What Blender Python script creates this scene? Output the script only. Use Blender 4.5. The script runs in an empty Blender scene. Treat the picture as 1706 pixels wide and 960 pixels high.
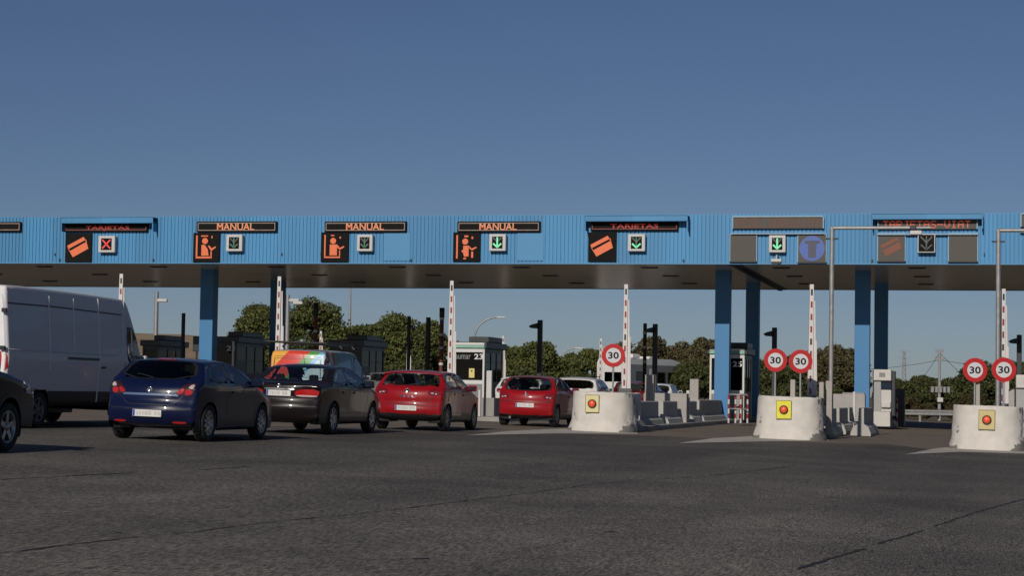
import bpy, bmesh, math, random
import numpy as np
from mathutils import Vector, Matrix
from mathutils.bvhtree import BVHTree
random.seed(7)
rng = np.random.default_rng(11)
S = bpy.context.scene
COL = S.collection
PI = math.pi
R = math.radians

# ------------------------------------------------------------------ camera model
TH, PT, RO, FOC = math.atan(797 / 3400), math.atan(174 / 3400), 0.016, 3400.0
CAM = Vector((0, 0, 1.25))
SLOPE = 0.0237
def G(x):
    return -SLOPE * max(-60.0, min(45.0, x))
_f0 = Vector((-math.sin(TH), math.cos(TH), 0)); _z = Vector((0, 0, 1))
F_ = _f0 * math.cos(PT) + _z * math.sin(PT)
U0 = -_f0 * math.sin(PT) + _z * math.cos(PT)
R0 = Vector((math.cos(TH), math.sin(TH), 0))
R_ = R0 * math.cos(RO) + U0 * math.sin(RO)
U_ = -R0 * math.sin(RO) + U0 * math.cos(RO)
def ray(px, py):
    return F_ + R_ * ((px - 853) / FOC) - U_ * ((py - 480) / FOC)
def at_Y(px, py, Y):
    d = ray(px, py); return CAM + d * (Y / d.y)
def at_X(px, py, X):
    d = ray(px, py); return CAM + d * (X / d.x)
def at_Z(px, py, Z):
    d = ray(px, py); return CAM + d * ((Z - CAM.z) / d.z)
def at_D(px, py, D):
    return CAM + ray(px, py) * D
def rectY(x0, y0, x1, y1, Y):
    my, mx = (y0 + y1) / 2, (x0 + x1) / 2
    return at_Y(x0, my, Y).x, at_Y(x1, my, Y).x, at_Y(mx, y1, Y).z, at_Y(mx, y0, Y).z
def X_at(px, Y, py=660):
    return at_Y(px, py, Y).x

cam = bpy.data.cameras.new('camera'); camo = bpy.data.objects.new('camera', cam); COL.objects.link(camo)
cam.sensor_width = 36; cam.lens = 36 * FOC / 1706; cam.clip_end = 6000; cam.clip_start = 0.1
M = Matrix((R_, U_, -F_)).transposed().to_4x4(); M.translation = CAM
camo.matrix_world = M
S.camera = camo

# ------------------------------------------------------------------ materials
def newmat(name):
    m = bpy.data.materials.new(name); m.use_nodes = True
    nt = m.node_tree; b = nt.nodes['Principled BSDF']
    return m, nt, b
def N(nt, t, **kw):
    n = nt.nodes.new(t)
    for k, v in kw.items(): setattr(n, k, v)
    return n
def mat(name, col, rough=.5, metal=0., var=.12, scale=6., coat=0., bump=0., bscale=60., emit=None, estr=0., spec=.5, streak=False, detail=4):
    m, nt, b = newmat(name); L = nt.links.new
    tc = N(nt, 'ShaderNodeTexCoord'); no = N(nt, 'ShaderNodeTexNoise')
    no.inputs['Scale'].default_value = scale; no.inputs['Detail'].default_value = detail
    if streak:
        mp = N(nt, 'ShaderNodeMapping'); mp.inputs['Scale'].default_value = (1, 1, .15)
        L(tc.outputs['Object'], mp.inputs[0]); L(mp.outputs[0], no.inputs['Vector'])
    else:
        L(tc.outputs['Object'], no.inputs['Vector'])
    mx = N(nt, 'ShaderNodeMix', data_type='RGBA')
    mx.inputs[6].default_value = (*[max(0, c * (1 - var)) for c in col], 1)
    mx.inputs[7].default_value = (*[min(1, c * (1 + var)) for c in col], 1)
    L(no.outputs[0], mx.inputs[0]); L(mx.outputs[2], b.inputs['Base Color'])
    b.inputs['Roughness'].default_value = rough; b.inputs['Metallic'].default_value = metal
    b.inputs['Coat Weight'].default_value = coat; b.inputs['Coat Roughness'].default_value = .04
    b.inputs['Specular IOR Level'].default_value = spec
    if bump:
        n2 = N(nt, 'ShaderNodeTexNoise'); n2.inputs['Scale'].default_value = bscale; n2.inputs['Detail'].default_value = 3
        L(tc.outputs['Object'], n2.inputs['Vector'])
        bp = N(nt, 'ShaderNodeBump'); bp.inputs['Strength'].default_value = bump; bp.inputs['Distance'].default_value = .02
        L(n2.outputs[0], bp.inputs['Height']); L(bp.outputs[0], b.inputs['Normal'])
    if emit:
        b.inputs['Emission Color'].default_value = (*emit, 1); b.inputs['Emission Strength'].default_value = estr
    return m
def glassmat(name, tint, refl=1.0):
    m, nt, b = newmat(name); L = nt.links.new
    nt.nodes.remove(b); out = nt.nodes['Material Output']
    tr = N(nt, 'ShaderNodeBsdfTransparent'); tr.inputs[0].default_value = (*tint, 1)
    gl = N(nt, 'ShaderNodeBsdfGlossy'); gl.inputs['Roughness'].default_value = .03
    gl.inputs[0].default_value = (refl, refl, refl, 1)
    fr = N(nt, 'ShaderNodeFresnel'); ge = N(nt, 'ShaderNodeNewGeometry')   # one thin pane: same reflection from both of its sides
    io = N(nt, 'ShaderNodeMapRange'); io.inputs[3].default_value = 1.5; io.inputs[4].default_value = 1/1.5; L(ge.outputs['Backfacing'], io.inputs[0]); L(io.outputs[0], fr.inputs[0])
    mx = N(nt, 'ShaderNodeMixShader')
    L(fr.outputs[0], mx.inputs[0]); L(tr.outputs[0], mx.inputs[1]); L(gl.outputs[0], mx.inputs[2]); L(mx.outputs[0], out.inputs[0])
    return m
def paint(name, col, metal=.0, rough=.35, coat=.55):
    return mat(name, col, rough=rough, metal=metal, var=.06, scale=2.5, coat=coat, bump=.02, bscale=3, spec=.15)

K = {}
K['rubber'] = mat('tyre_rubber', (.012, .012, .012), .8, var=.3, scale=20)
K['trim'] = mat('black_plastic', (.014, .014, .015), .45, var=.3, scale=8)
K['inner'] = mat('car_interior', (.012, .012, .013), .9, var=.3, spec=.1)
K['alloy'] = mat('alloy_rim', (.32, .32, .33), .32, .85, var=.2, scale=15)
K['steelrim'] = mat('dull_rim', (.16, .16, .17), .4, .7, var=.2, scale=15)
K['chrome'] = mat('chrome', (.75, .75, .76), .12, 1., var=.05)
K['glass'] = glassmat('tinted_glass', (.72, .76, .74))
K['dglass'] = glassmat('privacy_glass', (.05, .055, .06))
K['redlens'] = mat('red_tail_lens', (.35, .008, .01), .12, var=.35, scale=22, coat=1., emit=(1, .05, .04), estr=.10)
K['deepred'] = mat('deep_red_lens', (.16, .006, .008), .12, var=.4, scale=22, coat=1.)
K['darklens'] = mat('smoked_lens', (.05, .012, .012), .12, var=.4, scale=20, coat=1.)
K['clearlens'] = mat('clear_lens', (.45, .42, .42), .12, var=.3, scale=25, coat=1.)
K['plate'] = mat('licence_plate_white', (.62, .61, .58), .4, var=.18, scale=14, detail=1)
K['smudge'] = mat('faded_plate_character', (.46, .46, .445), .6, var=.3, scale=30)
K['euband'] = mat('plate_blue_band', (.02, .06, .35), .4)
K['mirrorglass'] = mat('mirror_glass', (.35, .4, .45), .05, 1.)

# ------------------------------------------------------------------ object helpers
def tag(o, label=None, cat=None, group=None, kind=None):
    if label: o['label'] = label
    if cat: o['category'] = cat
    if group: o['group'] = group
    if kind: o['kind'] = kind
    return o
def thing(name, label, cat, loc=(0, 0, 0), rz=0., group=None, ry=0.):
    o = bpy.data.objects.new(name, None); COL.objects.link(o); o.empty_display_size = .3
    o.location = loc; o.rotation_euler = (0, ry, rz)
    return tag(o, label, cat, group)
class MB:
    def __init__(s): s.v = []; s.f = []; s.m = []; s.sm = []
    def add(s, vs, fs, mi=0, smooth=False):
        b = len(s.v); s.v += [tuple(v) for v in vs]
        for f in fs: s.f.append(tuple(i + b for i in f)); s.m.append(mi); s.sm.append(smooth)
        return s
    def box(s, x0, x1, y0, y1, z0, z1, mi=0, bev=0., skip=''):
        if bev <= 0:
            vs = [(x0,y0,z0),(x1,y0,z0),(x1,y1,z0),(x0,y1,z0),(x0,y0,z1),(x1,y0,z1),(x1,y1,z1),(x0,y1,z1)]
            fs = [(0,3,2,1),(4,5,6,7),(0,1,5,4),(1,2,6,5),(2,3,7,6),(3,0,4,7)]
            return s.add(vs, fs, mi)
        b = min(bev, (x1-x0)/2.01, (y1-y0)/2.01, (z1-z0)/2.01)
        bm = bmesh.new(); bmesh.ops.create_cube(bm, size=1)
        for v in bm.verts:
            v.co = Vector(((x0+x1)/2 + v.co.x*(x1-x0), (y0+y1)/2 + v.co.y*(y1-y0), (z0+z1)/2 + v.co.z*(z1-z0)))
        bmesh.ops.bevel(bm, geom=bm.edges[:], offset=b, segments=2, affect='EDGES', profile=.5)
        bm.verts.ensure_lookup_table()
        s.add([v.co[:] for v in bm.verts], [[v.index for v in f.verts] for f in bm.faces], mi)
        bm.free(); return s
    def tube(s, pts, rad, n=10, mi=0, cap=True):
        pts = [Vector(p) for p in pts]
        if not hasattr(rad, '__len__'): rad = [rad] * len(pts)
        rings = []; up = None
        for i, p in enumerate(pts):
            d = (pts[min(i+1, len(pts)-1)] - pts[max(i-1, 0)]).normalized()
            if up is None: up = Vector((1,0,0)) if abs(d.z) > .9 else Vector((0,0,1))
            a = d.cross(up).normalized(); b = d.cross(a).normalized()
            rings.append([p + (a*math.cos(2*PI*k/n) + b*math.sin(2*PI*k/n))*rad[i] for k in range(n)])
        vs = [v for r in rings for v in r]; fs = []
        for i in range(len(pts)-1):
            for k in range(n):
                k2 = (k+1) % n; fs.append((i*n+k, i*n+k2, (i+1)*n+k2, (i+1)*n+k))
        s.add(vs, fs, mi, True)
        if cap:
            s.add(rings[0], [tuple(range(n))], mi); s.add(rings[-1], [tuple(reversed(range(n)))], mi)
        return s
    def lathe(s, prof, axis='z', n=32, c=(0,0,0), mi=0, smooth=True):
        vs = []
        for r, h in prof:
            for k in range(n):
                a = 2*PI*k/n; p = (r*math.cos(a), r*math.sin(a))
                q = {'z': (p[0], p[1], h), 'x': (h, p[0], p[1]), 'y': (p[0], h, p[1])}[axis]
                vs.append((q[0]+c[0], q[1]+c[1], q[2]+c[2]))
        fs = [(i*n+k, i*n+(k+1)%n, (i+1)*n+(k+1)%n, (i+1)*n+k) for i in range(len(prof)-1) for k in range(n)]
        return s.add(vs, fs, mi, smooth)
    def prism(s, poly, axis, a, b, mi=0):
        """extrude a 2-D polygon along an axis: 'y' -> poly is (x,z); 'x' -> (y,z); 'z' -> (x,y)"""
        def q(p, h): return {'y': (p[0], h, p[1]), 'x': (h, p[0], p[1]), 'z': (p[0], p[1], h)}[axis]
        n = len(poly); vs = [q(p, a) for p in poly] + [q(p, b) for p in poly]
        fs = [tuple(range(n)), tuple(range(2*n-1, n-1, -1))] + [(i, i+n, (i+1) % n + n, (i+1) % n) for i in range(n)]
        return s.add(vs, fs, mi)
    def build(s, name, mats, parent=None, loc=(0,0,0), rot=(0,0,0), fix=True):
        me = bpy.data.meshes.new(name); me.from_pydata(s.v, [], s.f)
        for m in (mats if isinstance(mats, (list, tuple)) else [mats]): me.materials.append(m)
        me.polygons.foreach_set('material_index', s.m); me.polygons.foreach_set('use_smooth', s.sm)
        if fix:
            bm = bmesh.new(); bm.from_mesh(me); bmesh.ops.recalc_face_normals(bm, faces=bm.faces[:]); bm.to_mesh(me); bm.free()
        me.update()
        o = bpy.data.objects.new(name, me); COL.objects.link(o)
        o.location = loc; o.rotation_euler = rot
        if parent: o.parent = parent
        return o
def copy_tree(o, parent=None):
    c = o.copy(); COL.objects.link(c); c.parent = parent
    for ch in list(o.children): copy_tree(ch, c)
    return c
_tc = {}
def text_geo(body, height, extrude=.004, bold=0., width=None):
    """writing as mesh in the x-z plane facing -y, centred on the origin"""
    cu = bpy.data.curves.new('txt', 'FONT'); cu.body = body; cu.size = 1.; cu.extrude = 0.; cu.offset = bold
    cu.resolution_u = 3
    ob = bpy.data.objects.new('txt', cu); COL.objects.link(ob)
    dg = bpy.context.evaluated_depsgraph_get(); dg.update()
    me = bpy.data.meshes.new_from_object(ob.evaluated_get(dg))
    vs = [v.co.copy() for v in me.vertices]; fs = [tuple(p.vertices) for p in me.polygons]
    bpy.data.objects.remove(ob); bpy.data.meshes.remove(me); bpy.data.curves.remove(cu)
    x0 = min(v.x for v in vs); x1 = max(v.x for v in vs); y0 = min(v.y for v in vs); y1 = max(v.y for v in vs)
    k = height / (y1 - y0); kx = k if width is None else width / (x1 - x0)
    pts = [((v.x - (x0+x1)/2)*kx, 0, (v.y - (y0+y1)/2)*k) for v in vs]
    return pts, fs
def add_text(mb, body, height, c, mi=0, bold=0., width=None):
    vs, fs = text_geo(body, height, bold=bold, width=width)
    mb.add([(v[0]+c[0], c[1], v[2]+c[2]) for v in vs], fs, mi)
FONT5 = {'T':'11111 00100 00100 00100 00100 00100 00100','A':'01110 10001 10001 11111 10001 10001 10001','R':'11110 10001 10001 11110 10100 10010 10001',
 'J':'00111 00010 00010 00010 00010 10010 01100','E':'11111 10000 10000 11110 10000 10000 11111','S':'01111 10000 10000 01110 00001 00001 11110','-':'00000 00000 00000 11111 00000 00000 00000',
 'V':'10001 10001 10001 10001 10001 01010 00100','I':'01110 00100 00100 00100 00100 00100 01110','U':'10001 10001 10001 10001 10001 10001 01110','O':'01110 10001 10001 10001 10001 10001 01110',
 'D':'11110 10001 10001 10001 10001 10001 11110',' ':'00000 00000 00000 00000 00000 00000 00000','L':'10000 10000 10000 10000 10000 10000 11111','M':'10001 11011 10101 10101 10001 10001 10001','N':'10001 11001 10101 10101 10011 10001 10001'}
def led_text(mb, body, x0, x1, z0, z1, y, mi=0, fill=.86):
    n = len(body) * 6 - 1; dx = (x1-x0)/n; dz = (z1-z0)/7
    for i, ch in enumerate(body):
        for r, row in enumerate(FONT5[ch].split()):
            for c, b in enumerate(row):
                if b == '1':
                    cx = x0 + (i*6+c+.5)*dx; cz = z1 - (r+.5)*dz
                    mb.box(cx-dx*fill/2, cx+dx*fill/2, y-.006, y, cz-dz*fill/2, cz+dz*fill/2, mi)

# ------------------------------------------------------------------ vehicles
def chaikin(p, it=2, closed=False):
    for _ in range(it):
        q = [] if closed else [p[0]]
        n = len(p)
        for i in range(n if closed else n-1):
            a, b = p[i], p[(i+1) % n]
            q.append((a[0]*.75+b[0]*.25, a[1]*.75+b[1]*.25)); q.append((a[0]*.25+b[0]*.75, a[1]*.25+b[1]*.75))
        if not closed: q.append(p[-1])
        p = q
    return p
def resample(p, n, closed=False):
    if closed: p = list(p) + [p[0]]
    d = [0.]
    for a, b in zip(p, p[1:]): d.append(d[-1] + math.hypot(b[0]-a[0], b[1]-a[1]))
    out = []; j = 0; m = n if closed else n-1
    for i in range(n):
        t = d[-1]*i/m
        while j < len(d)-2 and d[j+1] < t: j += 1
        u = (t-d[j])/max(1e-9, d[j+1]-d[j]); out.append((p[j][0]+(p[j+1][0]-p[j][0])*u, p[j][1]+(p[j+1][1]-p[j][1])*u))
    return out
def inside(p, poly):
    r = False; n = len(poly)
    for i in range(n):
        a, b = poly[i], poly[(i+1) % n]
        if (a[1] > p[1]) != (b[1] > p[1]) and p[0] < (b[0]-a[0])*(p[1]-a[1])/(b[1]-a[1]) + a[0]: r = not r
    return r
def scaled(poly, f):
    cx = sum(p[0] for p in poly)/len(poly); cy = sum(p[1] for p in poly)/len(poly)
    return [(cx+(p[0]-cx)*f, cy+(p[1]-cy)*f) for p in poly]

class Shell:
    def __init__(s, sp):
        s.sp = sp; L, Wm, H = sp['L'], sp['W']/2, sp['H']
        zb0, zb1 = sp['belt']; tum = sp.get('tumble', .24); z0 = sp['sill']
        tr, tf = sp.get('taper', (.08, .12)); rr = sp.get('corner', .07)
        def Wf(y, z):
            y = max(0, min(L, y))
            w = Wm
            a = max(0, 1 - y/(L*.28)); b = max(0, 1 - (L-y)/(L*.30))
            w *= 1 - tr*a**2.2 - tf*b**2.2
            zb = zb0 + (zb1-zb0)*y/L
            if z > zb:
                t = (z-zb)/max(.05, H-zb); w -= tum*(t*.92 + .08*t*t)
            else:
                t = (zb-z)/(zb-z0); w -= .055*t**2.5 + .018*math.sin(PI*min(1, t*1.15))*sp.get('waist', 1)
            return w
        s.W = Wf
        P = resample(chaikin(sp['sil'], sp.get('smooth', 2)), sp.get('ns', 140)); n = len(P)
        Kt, Kc, Ks = 9, 4, 15
        c0, c1 = sp.get('crown', (.035, .10))
        rows = []
        for i, p in enumerate(P):
            a, b = P[max(0, i-1)], P[min(n-1, i+1)]
            d = Vector((b[0]-a[0], b[1]-a[1])).normalized(); nr = Vector((-d.y, d.x))   # outward
            pv = Vector(p); cr = c0 + c1*abs(nr.x)**1.5; cr = min(cr, .14)
            E = pv - nr*(cr+rr); We = Wf(E.x, E.y)
            half = []
            for k in range(Kt+1):
                q = k/Kt; c = pv - nr*(cr*q*q); half.append((q*(We-rr), c.x, c.y))
            for k in range(1, Kc):
                t = PI/2*k/Kc; c = pv - nr*(cr + rr*(1-math.cos(t))); half.append((We-rr+rr*math.sin(t), c.x, c.y))
            u = i/(n-1); Q = (.72*E.x + .28*(.06+(L-.12)*u), z0)
            for k in range(Ks+1):
                t = k/Ks; y = E.x+(Q[0]-E.x)*t; z = E.y+(Q[1]-E.y)*t
                half.append((Wf(y, z), y, z))
            lx, ly, lz = half[-1]; half.append((lx-.10, ly, lz-.015))
            rows.append(half)
        J = len(rows[0]); s.v = []; s.f = []
        for h in rows:
            for j in range(-(J-1), J):
                x, y, z = h[abs(j)]; s.v.append(Vector((x if j >= 0 else -x, y, z)))
        w = 2*J-1
        for i in range(n-1):
            for j in range(w-1):
                s.f.append((i*w+j, i*w+j+1, (i+1)*w+j+1, (i+1)*w+j))
        s.bvh = BVHTree.FromPolygons(s.v, s.f)
    def hit(s, view, a, b, sgn=1):
        if view == 'rear': o, d = Vector((a, -4, b)), Vector((0, 1, 0))
        elif view == 'front': o, d = Vector((a, s.sp['L']+4, b)), Vector((0, -1, 0))
        elif view == 'top': o, d = Vector((a, b, 5)), Vector((0, 0, -1))
        else: o, d = Vector((4*sgn, a, b)), Vector((-sgn, 0, 0))
        h = s.bvh.ray_cast(o, d)
        if h[0] is None: return None, None
        nn = h[1]
        if nn.dot(d) > 0: nn = -nn
        return h[0], nn
    def patch(s, mb, poly, view, off=.006, sgn=1, mi=0, seal=None, seal_w=.1, skirt=.02, nb=44, smooth=2):
        pl = resample(chaikin(poly, smooth, True), nb, True)
        facs = [1., .93, .7, .4, .12] if seal is None else [1., 1-seal_w, .7, .4, .12]
        rings = []; last = (None, None)
        for f in facs:
            rg = []
            for p in scaled(pl, f):
                h, nn = s.hit(view, p[0], p[1], sgn)
                if h is None:
                    h, nn = last
                    if h is None: continue
                last = (h, nn); rg.append(h + nn*off)
            if len(rg) < nb: rg += [rg[-1]]*(nb-len(rg))
            rings.append(rg)
        if skirt:
            dd = {'rear': Vector((0,1,0)), 'front': Vector((0,-1,0)), 'top': Vector((0,0,-1)), 'side': Vector((-sgn,0,0))}[view]
            sk = [p + dd*(off+skirt) for p in rings[0]]
            mb.add(sk + rings[0], [(k, (k+1) % nb, nb+(k+1) % nb, nb+k) for k in range(nb)], mi if seal is None else seal, False)
        for i in range(len(rings)-1):
            mb.add(rings[i]+rings[i+1], [(k, (k+1) % nb, nb+(k+1) % nb, nb+k) for k in range(nb)], (seal if (seal is not None and i == 0) else mi), True)
        mb.add(rings[-1], [tuple(range(nb))], mi, True)
    def strip(s, mb, line, width, view, off=.004, sgn=1, mi=0, n=24, closed=False, proud=0.):
        pl = resample(line, n, closed)
        vs = []; m = len(pl)
        for i, p in enumerate(pl):
            a, b = (pl[i-1], pl[(i+1) % m]) if closed else (pl[max(0, i-1)], pl[min(m-1, i+1)])
            d = Vector((b[0]-a[0], b[1]-a[1])).normalized(); q = Vector((-d.y, d.x))*width/2
            for t in ((-1, 0, 1) if proud else (-1, 1)):
                h, nn = s.hit(view, p[0]+q.x*t, p[1]+q.y*t, sgn)
                if h is None: h, nn = s.hit(view, p[0], p[1], sgn)
                if h is None: return
                vs.append(h + nn*(off if t else proud))
        if proud:
            mb.add(vs, [f for i in range(m-1) for f in ((3*i, 3*i+1, 3*i+4, 3*i+3), (3*i+1, 3*i+2, 3*i+5, 3*i+4))], mi, False); return
        fs = [(2*i, 2*i+1, (2*i+3) % (2*m), (2*i+2) % (2*m)) for i in range(m if closed else m-1)]
        mb.add(vs, fs, mi, True)
    def body(s, mats, parent, cut, trim_z=None, name='body', matf=None):
        sp = s.sp; v = [p.copy() for p in s.v]; keep = []; mi = []
        Ra = sp['arch']; wl = [(sp['wheels'][0], sp['wz']), (sp['wheels'][1], sp['wz'])]
        edge = set()
        for f in s.f:
            c = (v[f[0]]+v[f[1]]+v[f[2]]+v[f[3]])/4; nn = (v[f[1]]-v[f[0]]).cross(v[f[3]]-v[f[0]])
            if nn.length < 1e-12: continue
            nn.normalize(); kill = False
            if abs(c.x) > sp['W']*.30:
                for wy, wz in wl:
                    if (c.y-wy)**2+(c.z-wz)**2 < Ra*Ra: kill = True; edge.update(f)
            if not kill:
                for view, poly in cut:
                    if view == 'side' and abs(c.x) > sp['W']*.25 and abs(nn.x) > .35 and inside((c.y, c.z), poly): kill = True
                    if view == 'rear' and c.y < sp['L']*.45 and abs(nn.y) > .12 and abs(nn.x) < .8 and inside((c.x, c.z), poly): kill = True
                    if view == 'front' and c.y > sp['L']*.45 and abs(nn.y) > .12 and abs(nn.x) < .8 and inside((c.x, c.z), poly): kill = True
            if kill: continue
            keep.append(f); mi.append(matf(c, nn) if matf else (1 if trim_z and c.z < trim_z else 0))
        used = set(i for f in keep for i in f)
        for i in edge & used:
            for wy, wz in wl:
                dy, dz = v[i].y-wy, v[i].z-wz; d = math.hypot(dy, dz)
                if .01 < d < Ra+.09 and abs(v[i].x) > sp['W']*.28:
                    y, z = wy+dy/d*Ra, wz+dz/d*Ra
                    if z >= sp['sill']-.02: v[i] = Vector((math.copysign(s.W(y, z), v[i].x), y, z))
        mb = MB(); idx = {}; vs = []
        for i in sorted(used): idx[i] = len(vs); vs.append(v[i])
        mb.v = [tuple(p) for p in vs]; mb.f = [tuple(idx[i] for i in f) for f in keep]; mb.m = mi; mb.sm = [True]*len(keep)
        return mb.build(name, mats, parent)

_wheels = {}
def wheel_geo(Rw, w, rr, spokes, kind):
    """tyre and rim meshes around the x axis, outer face at +x"""
    t = MB(); o = w/2
    t.lathe([(rr*.98, o*.75), (rr*1.04, o*.95), (Rw*.9, o), (Rw*.97, o*.82), (Rw, o*.5), (Rw, -o*.5), (Rw*.97, -o*.82), (Rw*.9, -o), (rr, -o*.9), (rr*.9, -o*.5)], 'x', 36)
    r = MB()
    r.lathe([(rr*1.02, o*.82), (rr*.97, o*.92), (rr*.88, o*.80), (rr*.84, o*.2), (rr*.8, -o*.5)], 'x', 36, mi=0)
    r.lathe([(rr*.86, -o*.1), (.02, -o*.1)], 'x', 24, mi=1)
    r.lathe([(rr*.27, o*.30), (rr*.25, o*.78), (rr*.13, o*.86), (.004, o*.86)], 'x', 20, mi=0)
    for k in range(spokes):
        a = 2*PI*k/spokes + .3; ca, sa = math.cos(a), math.sin(a)
        def q(rad, tt, h): return (h, rad*ca - tt*sa, rad*sa + tt*ca)
        w0, w1 = rr*.13*5/spokes+.012, rr*.10*5/spokes+.01
        vs = [q(rr*.2, -w0, o*.72), q(rr*.2, w0, o*.72), q(rr*.9, w1, o*.78), q(rr*.9, -w1, o*.78), q(rr*.2, -w0, o*.3), q(rr*.2, w0, o*.3), q(rr*.9, w1, o*.4), q(rr*.9, -w1, o*.4)]
        r.add(vs, [(0,1,2,3),(0,4,5,1),(1,5,6,2),(2,6,7,3),(3,7,4,0)], 0)
    return t, r
def add_wheels(root, sp, rim='alloy', spokes=5):
    Rw, w = sp['R'], sp.get('tw', .2); key = (Rw, w, rim, spokes)
    for wy in sp['wheels']:
        for sg in (1, -1):
            if key not in _wheels:
                t, r = wheel_geo(Rw, w, Rw*sp.get('rimf', .66), spokes, rim)
                to = t.build('wheel', K['rubber'], root); ro = r.build('rim', [K[rim], K['trim']], to)
                _wheels[key] = (to.data, ro.data)
            else:
                to = bpy.data.objects.new('wheel', _wheels[key][0]); COL.objects.link(to); to.parent = root
                ro = bpy.data.objects.new('rim', _wheels[key][1]); COL.objects.link(ro); ro.parent = to
            to.location = (sg*(sp['W']/2 - w/2 - .03), wy, sp['R']); to.rotation_euler = (0, 0, 0 if sg > 0 else PI)
def underbody(root, sp, s):
    mb = MB(); L, W = sp['L'], sp['W']/2
    mb.box(-W+.24, W-.24, .6, L-.5, sp['sill']-.0, sp['sill']+.12)
    for wy in sp['wheels']:
        for sg in (1, -1):
            n = 20; Ra = sp['arch']+.004; vs = []
            for xx in (s.W(wy, sp['wz']+.2)-.025, W-.42):
                for k in range(n+1):
                    a = -.35 + (PI+.7)*k/n; vs.append((sg*xx, wy+Ra*math.cos(a), sp['wz']+Ra*math.sin(a)))
            mb.add(vs, [(k, k+1, n+2+k, n+1+k) for k in range(n)], 0, True)
            mb.add([vs[n+1+k] for k in range(n+1)], [tuple(range(n+1))], 0)
    mb.build('underbody', K['trim'], root)
def interior(root, sp, rows, zf=.32, top=None):
    L, W = sp['L'], sp['W']/2; mb = MB(); zb = min(sp['belt'])-.1
    mb.box(-W+.14, W-.14, sp['cab'][0], sp['cab'][1], zf, zf+.06)
    for y, bench in rows:
        xs = [(-W+.2, W-.2)] if bench else [(-.62, -.12), (.12, .62)]
        for a, b in xs:
            mb.box(a, b, y, y+.5, zf+.06, zf+.32, 0, .05)
            mb.prism([(y-.1, zf+.3), (y+.08, zf+.3), (y-.12, zb+.22), (y-.22, zb+.2)], 'x', a, b)
        for cx in ((-.37, .37)):
            mb.box(cx-.10, cx+.10, y-.25, y-.16, zb+.23, zb+.37, 0, .035)
    mb.box(-W+.16, W-.16, sp['cab'][1]-.35, sp['cab'][1], zf, zb+.08, 0, .05)
    mb.lathe([(.17, -.02), (.19, 0), (.17, .02)], 'y', 20, (-.37, sp['cab'][1]-.45, zb+.05))
    mb.build('interior', K['inner'], root)
def mirrors(root, sp, s, y, z, m, size=(.2, .13)):
    for sg in (1, -1):
        x = s.W(y, z); mb = MB()
        mb.box(x-.02, x+size[0], y-.05, y+.11, z-.02, z+size[1], 0, .045)
        mb.tube([(x-.05, y+.03, z-.03), (x+.08, y+.03, z+.02)], .025, 8, 0)
        mb.v = [(p[0]*sg, p[1], p[2]) for p in mb.v]
        o = mb.build('side_mirror', m, root)
        g = MB(); g.box(x+.015, x+size[0]-.03, y-.056, y-.05, z+.01, z+size[1]-.03, 0)
        g.v = [(p[0]*sg, p[1], p[2]) for p in g.v]; g.build('mirror_glass', K['mirrorglass'], o)
def plate(root, s, z, view='rear', w=.52, h=.115, x=0.):
    hh, nn = s.hit(view, x, z); sg = -1 if view == 'rear' else 1
    h1, _ = s.hit(view, x, z+h/2); h2, _ = s.hit(view, x, z-h/2); h3, _ = s.hit(view, x-w/2, z); h4, _ = s.hit(view, x+w/2, z)
    ys = [q.y for q in (hh, h1, h2, h3, h4) if q]; y = (min(ys) if view == 'rear' else max(ys)) + sg*.012
    mb = MB(); mb.box(x-w/2, x+w/2, min(y, y-sg*.025), max(y, y-sg*.025), z-h/2, z+h/2, 0)
    mb.box(x-w/2+.004, x-w/2+.042, y+sg*.002 if sg < 0 else y, y if sg < 0 else y+.002, z-h/2+.004, z+h/2-.004, 1)
    rnd = random.Random(int(z*1000)); q = x-w/2+.07                                # worn, unreadable characters: faint grey smudges
    while q < x+w/2-.06:
        ww = rnd.uniform(.03, .055); yy = y+sg*.0015
        mb.box(q, q+ww, min(y, yy), max(y, yy), z-h*.28, z+h*.28, 2); q += ww+.016 + (.04 if abs(q-x) < .03 else 0)
    mb.build('licence_plate', [K['plate'], K['euband'], K['smudge']], root)
def seams(root, s, lines, m=None, w=.012, both=True, view='side', name='door_seam', off=.003):
    for ln in lines:
        for sg in ((1, -1) if both and view == 'side' else (1,)):
            mb = MB(); s.strip(mb, ln, w, view, off, sg)
            if mb.f: mb.build(name, m or K['trim'], root)
def handles(root, s, pts, m):
    for y, z in pts:
        for sg in (1, -1):
            mb = MB(); s.patch(mb, [(y-.1, z-.018), (y+.1, z-.018), (y+.1, z+.022), (y-.1, z+.022)], 'side', .025, sg, skirt=.02, nb=20, smooth=1)
            mb.build('door_handle', m, root)
def windows(root, s, side, rear, front, gl, rgl=None, sealw=.09, rear_seal=.08):
    for sg in (1, -1):
        for p in side:
            mb = MB(); s.patch(mb, p, 'side', .005, sg, 1, seal=0, seal_w=sealw, skirt=.012, nb=60, smooth=1); mb.build('side_window', [K['trim'], gl], root)
    if rear:
        mb = MB(); s.patch(mb, rear, 'rear', .006, 1, 1, seal=0, seal_w=rear_seal, skirt=.012, nb=72, smooth=1); ob = mb.build('rear_window', [K['trim'], rgl or gl], root)
    if front:
        mb = MB(); s.patch(mb, front, 'front', .006, 1, 1, seal=0, seal_w=.05, skirt=.012, nb=72, smooth=1); mb.build('windscreen', [K['trim'], K['glass']], root)
def mirrored(poly): return [(-p[0], p[1]) for p in poly]
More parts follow.
